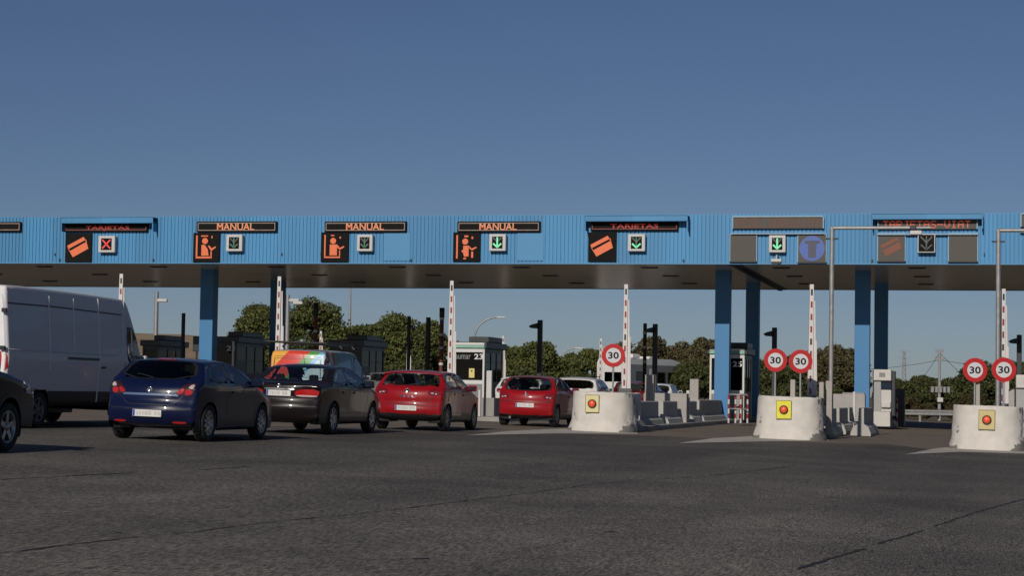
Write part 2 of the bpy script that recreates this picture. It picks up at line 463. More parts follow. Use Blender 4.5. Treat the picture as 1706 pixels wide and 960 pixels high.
def lamp_pair(root, s, poly, m, view='rear', off=.012, name='tail_light', inner=None, im=None):
    for sg in (1, -1):
        pl = poly if sg > 0 else mirrored(poly)
        mb = MB(); s.patch(mb, pl, view, off, 1, 0, skirt=.03, nb=36, smooth=1)
        o = mb.build(name, m, root)
        if inner:
            for k, (ip, mm) in enumerate(inner):
                q = ip if sg > 0 else mirrored(ip)
                mb = MB(); s.patch(mb, q, view, off+.005, 1, 0, skirt=.01, nb=24, smooth=1); mb.build('lens', mm, o)
def badge(root, s, x, z, r, m):
    h, nn = s.hit('rear', x, z); mb = MB()
    mb.lathe([(r, 0), (r*1.02, -.008), (r*.75, -.014), (r*.72, -.008), (.002, -.008)], 'y', 20, (x, h.y-.001, z)); mb.box(x-r*.9, x+r*.9, h.y-.014, h.y-.004, z-r*.12, z+r*.12)
    mb.build('badge', m, root)
def antenna(root, x, y, z, L=.35):
    mb = MB(); mb.tube([(x, y, z), (x, y-L*.5, z+L*.85)], [.006, .003], 6); mb.build('antenna', K['trim'], root)
def wiper(root, s, x0, z0, x1, z1):
    mb = MB(); a, n1 = s.hit('rear', x0, z0); b, n2 = s.hit('rear', x1, z1)
    mb.tube([a+n1*.02, (a+b)/2+(n1+n2)*.018, b+n2*.02], .01, 6); mb.build('rear_wiper', K['trim'], root)
# ------------------------------------------------------------------ light and exposure settings
SKY_AIR, SKY_DUST, SKY_OZ, SKY_STR, SUN_STR, EXPO, ASPH = .7, .25, 4.0, .05, 4.2, -.42, .112
# ------------------------------------------------------------------ the vehicles, each from its own side profile
def make_car(name, label, cat, x, Y, sp, pm, group=None, heading=0.):
    """x = centre line, Y = rear bumper; local +y is the driving direction"""
    root = thing(name, label, cat, (x, Y, G(x)), heading, group, math.atan(SLOPE))
    s = Shell(sp); g = sp.get('glass', K['glass']); rg = sp.get('rglass', g)
    cut = [('side', scaled(p, .9)) for p in sp['side']]
    if sp.get('rear'): cut.append(('rear', scaled(sp['rear'], .9)))
    if sp.get('front'): cut.append(('front', scaled(sp['front'], .93)))
    mats = pm if isinstance(pm, list) else [pm, K['trim']]
    s.body(mats, root, cut, sp.get('trim_z'), 'body', sp.get('matf'))
    windows(root, s, sp['side'], sp.get('rear'), sp.get('front'), g, rg)
    underbody(root, sp, s); interior(root, sp, sp.get('rows', [(1.0, True), (2.0, False)]))
    add_wheels(root, sp, sp.get('rim', 'alloy'), sp.get('spokes', 5))
    if 'mirror' in sp: mirrors(root, sp, s, *sp['mirror'], mats[0])
    if 'plate' in sp: plate(root, s, sp['plate'])
    if 'seams' in sp: seams(root, s, sp['seams'])
    if 'rseams' in sp: seams(root, s, sp['rseams'], view='rear', name='tailgate_seam')
    if 'handles' in sp: handles(root, s, sp['handles'], mats[0])
    if 'arches' in sp or True:
        for wy in sp['wheels']:
            for sg in (1, -1):
                mb = MB(); a0 = -.15; ln = [(wy+(sp['arch']+.012)*math.cos(a), sp['wz']+(sp['arch']+.012)*math.sin(a)) for a in [a0+(PI-2*a0)*k/20 for k in range(21)]]
                ln = [p for p in ln if p[1] > sp['sill']+.03]
                s.strip(mb, ln, .035, 'side', .004, sg, n=26)
                if mb.f: mb.build('wheel_arch_lip', sp.get('lip', mats[0]), root)
    return root, s
def sh(sp, **kw): d = dict(sp); d.update(kw); return d

# --- dark blue three-door hatchback
astra = dict(L=4.29, W=1.753, H=1.42, sill=.2, belt=(1.0, .93), tumble=.25, wheels=(.74, 3.36), R=.325, wz=.325, arch=.375, taper=(.09, .14), corner=.08,
    sil=[(.42, .22), (.13, .25), (.02, .38), (-.01, .52), (.02, .62), (.07, .70), (.06, .80), (.10, .93), (.17, 1.0), (.28, 1.06), (.60, 1.33), (.74, 1.40), (1.25, 1.43), (1.9, 1.43), (2.35, 1.35), (2.75, 1.17), (3.08, 1.0), (3.35, .93), (3.8, .84), (4.1, .72), (4.25, .55), (4.28, .38), (4.2, .22), (4.0, .2)],
    rear=[(-.71, 1.05), (.71, 1.05), (.60, 1.36), (.3, 1.375), (-.3, 1.375), (-.60, 1.36)], front=[(-.6, 1.05), (.6, 1.05), (.5, 1.34), (-.5, 1.34)],
    side=[[(.66, 1.04), (1.52, 1.0), (1.52, 1.37), (1.10, 1.36), (.80, 1.25)], [(1.57, 1.0), (2.98, .97), (2.62, 1.18), (2.2, 1.33), (1.9, 1.37), (1.57, 1.38)]],
    glass=K['dglass'], cab=(.7, 3.0), rows=[(.9, True), (1.75, False)], mirror=(2.68, .98), plate=.47,
    seams=[[(1.55, .96), (1.52, .6), (1.6, .32), (2.9, .3), (2.98, .7), (2.92, .97)], [(.3, .93), (1.5, .9), (3.0, .88)], [(1.2, .42), (2.9, .42)]],
    rseams=[[(-.62, 1.03), (-.7, .9), (-.52, .72), (-.4, .62), (.4, .62), (.52, .72), (.7, .9), (.62, 1.03)]], handles=[(1.8, .86)], spokes=10)
blue = paint('dark_blue_paint', (.004, .008, .036), rough=.3)
root, s = make_car('hatchback_car', 'dark blue three-door hatchback with a chrome strip across its tailgate', 'car', -13.93, at_D(250, 735, 34.6).y, astra, blue, 'cars queuing for the toll')
def tail_tri(root, s):
    lamp_pair(root, s, [(.40, .80), (.72, .77), (.79, .98), (.70, 1.0), (.56, .95)], K['darklens'], off=.012,
              inner=[([(.45, .815), (.56, .805), (.60, .90), (.54, .90)], K['redlens']), ([(.59, .805), (.71, .79), (.73, .88), (.62, .90)], K['redlens']), ([(.64, .91), (.735, .90), (.75, .96), (.70, .97)], K['clearlens'])])
tail_tri(root, s)
mb = MB(); s.strip(mb, [(-.50, .79), (.50, .79)], .035, 'rear', .012); mb.build('chrome_strip', K['chrome'], root)
mb = MB(); s.patch(mb, [(-.2, 1.375), (.2, 1.375), (.17, 1.405), (-.17, 1.405)], 'rear', .015, 1, 0); mb.build('brake_light', K['redlens'], root)
badge(root, s, 0, .87, .05, K['chrome']); antenna(root, 0, 1.0, 1.42); wiper(root, s, 0, 1.05, -.36, 1.12)
for q in ([(.42, .31), (.66, .31), (.66, .345), (.42, .345)], [(-.66, .31), (-.42, .31), (-.42, .345), (-.66, .345)]):
    mb = MB(); s.patch(mb, q, 'rear', .008); mb.build('rear_reflector', K['redlens'], root)
mb = MB(); s.strip(mb, [(-.78, .56), (-.4, .545), (0, .54), (.4, .545), (.78, .56)], .014, 'rear', .006); mb.build('bumper_line', K['trim'], root)

# --- black saloon
sedan = dict(L=4.8, W=1.83, H=1.46, sill=.22, belt=(1.0, .95), tumble=.27, wheels=(1.03, 3.76), R=.335, wz=.335, arch=.385, taper=(.07, .13), corner=.09,
    sil=[(.35, .24), (.1, .27), (.02, .42), (0, .55), (.03, .64), (.07, .72), (.05, .9), (.06, 1.01), (.13, 1.05), (.5, 1.07), (.72, 1.09), (1.1, 1.27), (1.42, 1.41), (1.9, 1.455), (2.4, 1.455), (2.85, 1.38), (3.3, 1.16), (3.62, 1.02), (4.0, .96), (4.4, .86), (4.7, .7), (4.78, .55), (4.76, .35), (4.6, .24)],
    rear=[(-.74, 1.09), (.74, 1.09), (.58, 1.39), (.3, 1.405), (-.3, 1.405), (-.58, 1.39)], front=[(-.64, 1.08), (.64, 1.08), (.52, 1.37), (-.52, 1.37)],
    side=[[(.88, 1.06), (1.92, 1.01), (1.96, 1.40), (1.55, 1.38), (1.15, 1.22)], [(2.0, 1.01), (3.38, .99), (2.98, 1.2), (2.6, 1.36), (2.35, 1.40), (2.03, 1.40)]],
    cab=(.95, 3.3), rows=[(1.35, True), (2.2, False)], mirror=(3.05, 1.0), plate=.83,
    seams=[[(1.95, 1.0), (1.95, .34), (3.15, .3), (3.3, .7), (3.25, .98)], [(1.95, .34), (1.45, .36), (1.38, .6), (1.15, .95)], [(.3, .95), (2., .92), (3.5, .9)], [(1.5, .45), (3.2, .45)]],
    rseams=[[(-.72, 1.03), (-.74, .72), (.74, .72), (.72, 1.03)], [(-.8, .57), (.8, .57)]], handles=[(1.6, .88), (2.35, .87)], spokes=8, glass=K['glass'])
black = paint('near_black_brown_paint', (.010, .007, .008), rough=.3, coat=.35)
root, s = make_car('saloon_car', 'near-black four-door saloon with wide red lamp bar and boot lid', 'car', -14.1, at_D(470, 727, 41.4).y, sedan, black, 'cars queuing for the toll')
lamp_pair(root, s, [(.34, .76), (.80, .76), (.82, .93), (.34, .91)], K['redlens'], inner=[([(.36, .77), (.79, .77), (.79, .805), (.36, .805)], K['clearlens'])])
badge(root, s, 0, .97, .045, K['chrome']); antenna(root, 0, 1.6, 1.45, .25)
mb = MB(); s.strip(mb, [(-.32, .915), (.32, .915)], .03, 'rear', .01); mb.build('chrome_strip', K['chrome'], root)

# --- bright red five-door hatchbacks
ibiza = dict(L=4.06, W=1.78, H=1.44, sill=.22, belt=(.99, .92), tumble=.24, wheels=(.68, 3.24), R=.315, wz=.315, arch=.365, taper=(.08, .13), corner=.08, trim_z=.40,
    sil=[(.4, .24), (.12, .27), (.02, .40), (0, .52), (.03, .60), (.06, .66), (.05, .80), (.08, .94), (.15, 1.02), (.3, 1.1), (.45, 1.32), (.42, 1.38), (.6, 1.41), (1.2, 1.44), (1.8, 1.435), (2.2, 1.36), (2.65, 1.12), (2.95, .99), (3.3, .93), (3.7, .84), (3.95, .7), (4.05, .52), (4.04, .32), (3.9, .22)],
    rear=[(-.72, 1.05), (.72, 1.05), (.62, 1.34), (.3, 1.355), (-.3, 1.355), (-.62, 1.34)], front=[(-.6, 1.05), (.6, 1.05), (.5, 1.33), (-.5, 1.33)],
    side=[[(.56, 1.07), (1.50, 1.01), (1.52, 1.38), (.95, 1.37), (.70, 1.28)], [(1.55, 1.01), (2.76, .98), (2.4, 1.2), (2.05, 1.34), (1.85, 1.38), (1.57, 1.385)]],
    cab=(.6, 2.8), rows=[(.85, True), (1.7, False)], mirror=(2.45, .98), plate=.53,
    seams=[[(1.5, 1.0), (1.5, .32), (2.6, .3), (2.72, .6), (2.65, .97)], [(1.5, .32), (1.1, .36), (1.0, .6), (.8, .95)], [(.25, .95), (1.5, .9), (3., .86)], [(1.15, .43), (2.6, .43)]],
    rseams=[[(-.6, 1.03), (-.62, .85), (-.5, .66), (.5, .66), (.62, .85), (.6, 1.03)], [(-.78, .6), (.78, .6)]], handles=[(1.2, .88), (2.0, .86)], spokes=10, rim='steelrim')
red = paint('bright_red_paint', (.27, .006, .010), rough=.35)
def red_tail(root, s, lo, hi, xi):
    lamp_pair(root, s, [(xi, lo), (.76, lo-.02), (.78, hi), (xi+.05, hi-.02)], K['deepred'], inner=[([(xi+.10, lo+.015), (xi+.17, lo+.015), (xi+.17, lo+.045), (xi+.10, lo+.045)], K['clearlens']), ([(.655, lo+.0), (.70, lo+.0), (.70, lo+.035), (.655, lo+.035)], K['clearlens'])])
root, s = make_car('hatchback_car', 'red five-door hatchback with black lower bumper, between the black saloon and the white booth', 'car', -13.35, at_D(667, 717, 47.9).y, ibiza, red, 'cars queuing for the toll')
red_tail(root, s, .86, .99, .46)
badge(root, s, 0, .93, .06, K['chrome']); wiper(root, s, 0, 1.05, .3, 1.1); antenna(root, 0, .8, 1.42, .25)
mb = MB(); [s.strip(mb, [(a, .80), (a+.045, .80)], .04, 'rear', .006) for a in (-.17, -.08, .02, .11)]; mb.build('tailgate_lettering', K['chrome'], root)
old = sh(ibiza, L=3.95, W=1.70, H=1.43, trim_z=.33, wheels=(.62, 3.08), belt=(.98, .92), spokes=5, plate=.60, lip=None,
    sil=[(.4, .22), (.1, .26), (.0, .40), (-.02, .55), (.02, .64), (.05, .70), (.05, .82), (.10, .95), (.2, 1.03), (.42, 1.28), (.52, 1.38), (.8, 1.42), (1.3, 1.435), (1.8, 1.42), (2.2, 1.33), (2.6, 1.1), (2.9, .97), (3.2, .92), (3.6, .83), (3.84, .7), (3.94, .52), (3.93, .32), (3.8, .22)],
    rear=[(-.70, 1.03), (-.3, 1.0), (.3, 1.0), (.70, 1.03), (.60, 1.34), (.3, 1.38), (-.3, 1.38), (-.60, 1.34)],
    rseams=[[(-.6, 1.0), (-.66, .85), (-.66, .70), (.66, .70), (.66, .85), (.6, 1.0)]], rim='alloy', cab=(.55, 2.75))
old['lip'] = red
root, s = make_car('hatchback_car', 'older rounded red hatchback beside the first concrete block, topmost brake lamp off', 'car', -12.62, at_D(864, 713, 56.9).y, old, red, 'cars queuing for the toll')
root['label'] = 'small rounded red hatchback with body-coloured bumper, half hidden by a concrete block'
red_tail(root, s, .80, .93, .46)
badge(root, s, 0, .90, .05, K['chrome'])
mb = MB(); s.strip(mb, [(-.78, .695), (0, .70), (.78, .695)], .018, 'rear', .008); mb.build('bumper_line', K['trim'], root)
mb = MB(); mb.tube([(-.42, .15, .26), (-.42, .0, .25)], .035, 10); mb.build('exhaust', K['chrome'], root)

# --- dark off-roader at the left edge (only its front wing shows)
suv = dict(L=4.6, W=1.84, H=1.72, sill=.32, belt=(1.08, 1.02), tumble=.2, wheels=(.85, 3.52), R=.345, wz=.345, arch=.42, taper=(.05, .12), corner=.09, trim_z=.62,
    sil=[(.3, .4), (.06, .45), (0, .6), (0, .95), (.05, 1.15), (.25, 1.55), (.35, 1.68), (.9, 1.72), (2.0, 1.71), (2.4, 1.62), (2.9, 1.3), (3.15, 1.17), (3.6, 1.11), (4.1, 1.02), (4.4, .92), (4.56, .78), (4.6, .6), (4.56, .42), (4.4, .32)],
    rear=[(-.62, 1.12), (.62, 1.12), (.56, 1.56), (-.56, 1.56)], front=[(-.64, 1.2), (.64, 1.2), (.56, 1.6), (-.56, 1.6)],
    side=[[(.5, 1.14), (1.0, 1.12), (1.05, 1.58), (.6, 1.56)], [(1.08, 1.12), (1.85, 1.1), (1.88, 1.6), (1.12, 1.59)], [(1.93, 1.1), (2.85, 1.1), (2.4, 1.5), (2.1, 1.6), (1.96, 1.6)]],
    cab=(.5, 2.9), rows=[(1.05, True), (1.95, False)], mirror=(2.7, 1.12), seams=[[(2.95, 1.05), (2.98, .7), (2.9, .42), (1.9, .42), (1.9, 1.08)]],
    handles=[(1.3, 1.0), (2.2, .98)], spokes=5, tw=.23)
navy = paint('navy_black_paint', (.007, .008, .014), rough=.35, coat=.3)
suv['lip'] = K['trim']
pf = at_D(74, 700, 29.3)
root, s = make_car('off_road_car', 'black off-road car cut off by the left edge, only front wing and wheel in view', 'car', -14.13, pf.y - 4.55, suv, navy, 'cars queuing for the toll')
lamp_pair(root, s, [(.5, .80), (.86, .78), (.88, .92), (.6, .95)], K['clearlens'], view='front', name='headlight')
for sg in (1, -1):
    mb = MB(); s.patch(mb, [(3.93, .93), (4.01, .93), (4.01, .97), (3.93, .97)], 'side', .012, sg, 0); mb.build('side_repeater', K['clearlens'], root)
seams(root, s, [[(3.0, 1.02), (3.7, 1.0), (4.3, .9)], [(3.05, .66), (3.15, .64)], [(3.95, .66), (4.5, .66)]], w=.014)

# --- tall grey panel van
van = dict(L=6.6, W=2.05, H=2.68, sill=.42, belt=(1.3, 1.3), tumble=.13, wheels=(1.42, 5.62), R=.35, wz=.35, arch=.42, taper=(.012, .08), corner=.06, crown=(.02, .05), smooth=2, ns=200,
    sil=[(.2, .42), (.03, .46), (0, .62), (.0, 1.2), (.0, 2.0), (.0, 2.5), (.03, 2.66), (.14, 2.70), (2.5, 2.71), (4.9, 2.68), (5.22, 2.65), (5.40, 2.52), (5.84, 1.80), (6.0, 1.45), (6.22, 1.28), (6.48, 1.08), (6.56, .8), (6.57, .5), (6.46, .36)],
    rear=None, front=[(-.8, 1.5), (.8, 1.5), (.74, 2.38), (-.74, 2.38)],
    side=[[(5.18, 1.30), (6.0, 1.28), (5.78, 1.75), (5.5, 2.06), (5.18, 2.08)]],
    cab=(4.5, 5.8), rows=[(4.7, False)], mirror=(5.72, 1.36), spokes=6, rim='steelrim', plate=.75, tw=.22,
    matf=lambda c, n: 1 if c.z < .74 else 0, lip=K['trim'])  # shade low on the van painted in: body turns black below this height
vgrey = mat('silver_grey_paint', (.66, .65, .65), rough=.5, metal=0., var=.06, scale=2, coat=.22, spec=.3)
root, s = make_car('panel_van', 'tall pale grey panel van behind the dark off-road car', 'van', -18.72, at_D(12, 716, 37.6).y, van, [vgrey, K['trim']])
root.scale = (1, 1.05, 1)
ridge = mat('pale_panel_edge', (.74, .74, .74), .35, coat=.5)
def vs_lines(lines, w, m, nm, off):
    for ln in lines:
        for sg in (1, -1):
            mb = MB(); s.strip(mb, ln, w, 'side', off, sg, n=30, proud=.022 if nm == 'panel_ridge' else 0)
            if mb.f: mb.build(nm, m, root)
vs_lines([[(.1, 1.48), (1.6, 1.47), (3.6, 1.46), (4.7, 1.46), (4.96, 1.60), (5.0, 1.9), (5.0, 2.28)], [(1.72, 1.1), (1.72, 1.6), (1.72, 2.3), (1.72, 2.55)], [(2.75, 1.5), (2.75, 2.3), (2.75, 2.55)], [(3.85, .5), (3.85, 1.4), (3.85, 2.3), (3.85, 2.6)], [(.07, .6), (.07, 1.4), (.07, 2.5)], [(5.06, 2.3), (5.06, 2.6)]], .036, ridge, 'panel_ridge', .001)
vs_lines([[(.12, 2.34), (2.0, 2.35), (4.95, 2.32)], [(5.06, .6), (5.04, 1.2), (5.1, 1.32)]], .03, K['trim'], 'panel_groove', .004)
vs_lines([[(2.45, 1.36), (3.85, 1.36)]], .05, K['trim'], 'sliding_rail', .012)
vs_lines([[(.1, 2.63), (2.0, 2.645), (5.0, 2.62)]], .03, ridge, 'roof_gutter', .006)
for sg in (1, -1):
    mb = MB(); s.patch(mb, [(.94, .74), (1.91, .74), (1.89, 1.0), (1.79, 1.1), (1.09, 1.1), (.96, 1.0)], 'side', .03, sg, smooth=2); mb.build('wheel_flare', vgrey, root)
handles(root, s, [(5.28, 1.18), (4.05, 1.2)], K['trim'])
lamp_pair(root, s, [(.80, 1.05), (.99, 1.05), (.99, 1.45), (.82, 1.45)], K['redlens'])
seams(root, s, [[(0, .6), (0, 2.45)], [(-.9, .6), (.9, .6)]], view='rear', name='door_seam')
for sg in (1, -1):
    for z in (.8, 1.5, 2.2): MB().box(sg*.93-.05, sg*.93+.05, -.03, .03, z-.04, z+.04, 0, .01).build('door_hinge', K['trim'], root)

# --- multicoloured van
def ramp_mat(name, stops, axis):
    m, nt, b = newmat(name); L = nt.links.new
    tc = N(nt, 'ShaderNodeTexCoord'); dp = N(nt, 'ShaderNodeVectorMath', operation='DOT_PRODUCT'); dp.inputs[1].default_value = axis[:3]
    ad = N(nt, 'ShaderNodeMath', operation='ADD'); ad.inputs[1].default_value = axis[3]
    rp = N(nt, 'ShaderNodeValToRGB'); rp.color_ramp.interpolation = 'CONSTANT'
    e = rp.color_ramp.elements
    e[0].position = 0; e[0].color = (*stops[0][1], 1); e[1].position = stops[1][0]; e[1].color = (*stops[1][1], 1)
    for p, c in stops[2:]:
        q = e.new(p); q.color = (*c, 1)
    L(tc.outputs['Object'], dp.inputs[0]); L(dp.outputs['Value'], ad.inputs[0]); L(ad.outputs[0], rp.inputs[0]); L(rp.outputs[0], b.inputs['Base Color'])
    b.inputs['Roughness'].default_value = .35; b.inputs['Coat Weight'].default_value = .6
    return m
rear_m = ramp_mat('painted_stripes_tailgate', [(0, (.75, .38, .06)), (.24, (.62, .05, .03)), (.50, (.06, .28, .05)), (.625, (.10, .38, .62)), (.68, (.42, .58, .68))], (.40, 0, -.36, 1.03))
side_m = ramp_mat('painted_stripes_flank', [(0, (.35, .30, .12)), (.13, (.30, .05, .04)), (.20, (.55, .52, .52)), (.26, (.30, .05, .04)), (.32, (.16, .28, .10)), (.40, (.10, .25, .38))], (0, .25, .05, -.02))
cvan = dict(L=4.78, W=1.90, H=1.93, sill=.3, belt=(1.1, 1.05), tumble=.16, wheels=(.85, 3.95), R=.32, wz=.32, arch=.38, taper=(.02, .12), corner=.07, crown=(.03, .05), smooth=2,
    sil=[(.25, .34), (.04, .38), (0, .55), (.02, .9), (.05, 1.3), (.10, 1.75), (.16, 1.88), (.35, 1.93), (1.6, 1.96), (2.9, 1.95), (3.2, 1.88), (3.65, 1.5), (3.98, 1.18), (4.3, 1.08), (4.6, .92), (4.75, .7), (4.76, .45), (4.6, .3)],
    rear=None, front=[(-.7, 1.25), (.7, 1.25), (.64, 1.8), (-.64, 1.8)], side=[[(2.75, 1.12), (3.85, 1.12), (3.5, 1.5), (3.2, 1.74), (2.75, 1.78)]],
    cab=(2.3, 3.7), rows=[(2.4, False)], mirror=(3.65, 1.12), plate=.85, matf=lambda c, n: 2 if n.y*(1) < -.45 and c.y < .6 else (1 if abs(n.x) > .6 else 0), rim='steelrim')
ctop = mat('van_roof_paint', (.35, .36, .36), .4, coat=.5)
root, s = make_car('delivery_van', 'van painted in yellow, red, green and blue stripes with a roof rack', 'van', -19.4, 55.6, cvan, [ctop, side_m, rear_m])
mb = MB()
for y in (.1, 1.4, 2.6): mb.tube([(-.92, y, 2.0), (-.8, y, 2.12), (.8, y, 2.12), (.92, y, 2.0)], .03, 8)
for x in (-.8, 0, .8): mb.tube([(x, -.05, 2.13), (x, 2.8, 2.13)], .028, 8)
mb.box(-.95, .95, -.12, -.06, 2.10, 2.15, 0, .02)
mb.build('roof_rack', K['trim'], root)
lamp_pair(root, s, [(.78, 1.15), (.90, 1.15), (.88, 1.75), (.80, 1.75)], K['darklens'], inner=[([(.80, 1.2), (.88, 1.2), (.875, 1.32), (.80, 1.32)], K['clearlens'])])
seams(root, s, [[(-.74, .9), (-.70, 1.72), (.70, 1.72), (.74, .9)], [(-.72, 1.1), (-.68, 1.66), (.68, 1.66), (.72, 1.1)]], view='rear', name='door_seam')
seams(root, s, [[(2.55, .4), (2.55, 1.85)], [(1.3, .4), (1.3, 1.85)]])
vs2 = MB(); s.strip(vs2, [(2.6, .6), (2.6, 1.2), (2.62, 1.82)], .05, 'side', .01, 1); vs2.build('door_pillar', mat('pale_blue_trim', (.3, .45, .52), .4), root)

# --- cars further on, between the islands
gen = sh(ibiza, trim_z=.3)
white = paint('white_paint', (.62, .61, .59), rough=.35)
wsuv = dict(L=4.5, W=1.82, H=1.62, sill=.3, belt=(1.08, 1.0), tumble=.2, wheels=(.85, 3.5), R=.34, wz=.34, arch=.40, taper=(.06, .12), corner=.09, trim_z=.5,
    sil=[(.3, .34), (.06, .4), (0, .6), (.02, .9), (.1, 1.12), (.3, 1.42), (.36, 1.54), (.7, 1.6), (1.4, 1.62), (2.0, 1.59), (2.5, 1.42), (2.95, 1.15), (3.3, 1.06), (3.8, .98), (4.25, .84), (4.46, .65), (4.48, .45), (4.35, .32)],
    rear=[(-.74, 1.13), (.74, 1.13), (.66, 1.47), (.3, 1.49), (-.3, 1.49), (-.66, 1.47)], front=[(-.62, 1.15), (.62, 1.15), (.54, 1.5), (-.54, 1.5)],
    side=[[(.62, 1.16), (1.35, 1.12), (1.4, 1.5), (.8, 1.48)], [(1.43, 1.12), (2.78, 1.08), (2.4, 1.36), (2.0, 1.5), (1.46, 1.51)]], cab=(.6, 2.9), mirror=(2.6, 1.08), plate=.8,
    seams=[[(1.4, 1.1), (1.4, .4), (2.7, .4), (2.8, 1.05)]], handles=[(1.1, .98), (1.9, .96)], rglass=K['dglass'])
root, s = make_car('estate_car', 'white crossover car showing its wide dark rear window above the first concrete block', 'car', X_at(955, 77.5), 77.5, wsuv, white)
root.scale = (1, 1, .94)
lamp_pair(root, s, [(.5, .92), (.8, .9), (.82, 1.05), (.6, 1.06)], K['redlens'])
for sg in (1, -1): MB().tube([(sg*.62, .8, 1.60), (sg*.62, .9, 1.66), (sg*.60, 2.0, 1.66), (sg*.60, 2.1, 1.58)], .018, 8).build('roof_rail', K['trim'], root)
root, s = make_car('hatchback_car', 'white car mostly hidden behind the small rounded red hatchback', 'car', X_at(860, 69.2), 69.2, sh(gen, spokes=6, rear=ibiza['rear']), white)
red_tail(root, s, .86, .99, .5)
dred = paint('dark_red_paint', (.10, .006, .010), rough=.35)
root, s = make_car('hatchback_car', 'dark red car glimpsed behind the first concrete block and its speed sign', 'car', X_at(1022, 80, 660)+.2, 80, sh(gen, H=1.44), dred)
root.location.x = X_at(1030, 80) + .5
red_tail(root, s, .86, .99, .5)
root, s = make_car('hatchback_car', 'white car roof showing just in front of the motorhome', 'car', X_at(1090, 104), 104, sh(gen), white)
grey = paint('mid_grey_paint', (.12, .125, .13), rough=.35)
root, s = make_car('hatchback_car', 'grey car glimpsed between the black saloon and the striped van', 'car', X_at(636, 77), 77, sh(gen), grey)
red_tail(root, s, .86, .99, .5)

# --- motorhome turning off to the right
def motorhome():
    D = 130; p = at_D(1066, 640, D); x, Y = p.x, p.y
    rt = thing('motorhome', 'white motorhome with roof boxes and grey shaded side, beyond the toll booths', 'motorhome', (x, Y, G(x)), R(-19))
    W, L = 1.15, 7.0; wm = mat('motorhome_white', (.62, .62, .6), .4, coat=.3)
    mb = MB(); mb.prism([(-3.5, .45), (-3.5, 2.7), (-3.3, 2.95), (2.2, 3.0), (3.3, 2.85), (3.45, 2.2), (2.9, 1.9), (2.9, .45)], 'x', -W, W, 0); mb.build('body', wm, rt)
    MB().box(W, W+.012, -3.4, 2.85, .5, 2.6, 0, .004).build('flank_shade', mat('motorhome_flank_shade', (.17, .175, .18), .4, coat=.3), rt)  # shade of the white flank painted on as a thin grey sheet
    mb = MB(); mb.prism([(2.9, .4), (2.9, 1.95), (3.2, 1.9), (3.6, 1.35), (4.2, 1.15), (4.35, .8), (4.35, .4)], 'x', -W+.1, W-.1, 0); mb.build('cab', wm, rt)
    for y in (-2.6, .2, 1.6):
        o = MB().box(W, W+.03, y, y+.95, 1.5, 2.1, 0, .008).build('window', K['dglass'], rt)
        f = MB()
        for a, b, c, d in ((y-.05, y+1, 1.44, 1.5), (y-.05, y+1, 2.1, 2.16), (y-.05, y, 1.5, 2.1), (y+.95, y+1, 1.5, 2.1)): f.box(W, W+.04, a, b, c, d)
        f.build('frame', K['trim'], o)
    MB().box(-.6, .6, -3.525, -3.5, 1.5, 2.1, 0, .01).build('rear_window', K['dglass'], rt)
    MB().prism([(3.1, 1.45), (3.2, 1.85), (3.55, 1.4)], 'x', -W+.09, W-.09).build('cab_window', K['dglass'], rt)
    MB().box(W, W+.03, -.85, -.2, .55, 2.35, 0, .008).build('door', mat('motorhome_door', (.5, .5, .5), .4), rt)
    MB().box(-.7, .5, -1.9, -.9, 3.0, 3.28, 0, .08).build('air_conditioner', wm, rt)
    MB().box(-.5, .5, .3, 1.1, 3.0, 3.16, 0, .05).build('roof_hatch', wm, rt)
    mb = MB()
    for yy in (-1.6, 3.3):
        for sg in (1, -1):
            q = MB(); q.lathe([(.1, .11), (.22, .12), (.34, .1), (.36, .05), (.36, -.05), (.34, -.1), (.1, -.11)], 'x', 24); q.build('wheel', K['rubber'], rt, (sg*(W-.12), yy, .36))
    mb.box(-W+.05, W-.05, -3.4, 2.8, .3, .5); mb.build('underbody', K['trim'], rt)
    for sg in (1, -1): MB().box(sg*.95-.1, sg*.95+.1, -3.53, -3.5, .75, 1.1, 0, .01).build('tail_light', K['redlens'], rt)
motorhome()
# ------------------------------------------------------------------ sky and sun
w = bpy.data.worlds.new('World'); S.world = w; w.use_nodes = True
nt = w.node_tree; bg = nt.nodes['Background']
sky = N(nt, 'ShaderNodeTexSky', sky_type='NISHITA'); sky.sun_disc = False
SUN = Vector((0.09, 1.0, -0.49)).normalized()           # direction the light travels
el = math.asin(-SUN.z); az = math.atan2(-SUN.x, -SUN.y)
sky.sun_elevation = el; sky.sun_rotation = az % (2*PI)
sky.air_density = SKY_AIR; sky.dust_density = SKY_DUST; sky.ozone_density = SKY_OZ; sky.altitude = 50
tint = N(nt, 'ShaderNodeMix', data_type='RGBA', blend_type='MULTIPLY'); tint.inputs[0].default_value = 1.; tint.inputs[7].default_value = (1.0, .945, 1.0, 1)
nt.links.new(sky.outputs[0], tint.inputs[6]); nt.links.new(tint.outputs[2], bg.inputs[0]); bg.inputs[1].default_value = SKY_STR
sl = bpy.data.lights.new('sun', 'SUN'); sl.energy = SUN_STR; sl.angle = R(.53); sl.color = (1, .93, .84)
so = bpy.data.objects.new('sun', sl); COL.objects.link(so); so.rotation_euler = SUN.to_track_quat('-Z', 'Y').to_euler(); so.location = (-30, -40, 60)
S.view_settings.view_transform = 'Standard'; S.view_settings.look = 'None'; S.view_settings.exposure = EXPO; S.view_settings.gamma = 1
S.view_settings.use_curve_mapping = False

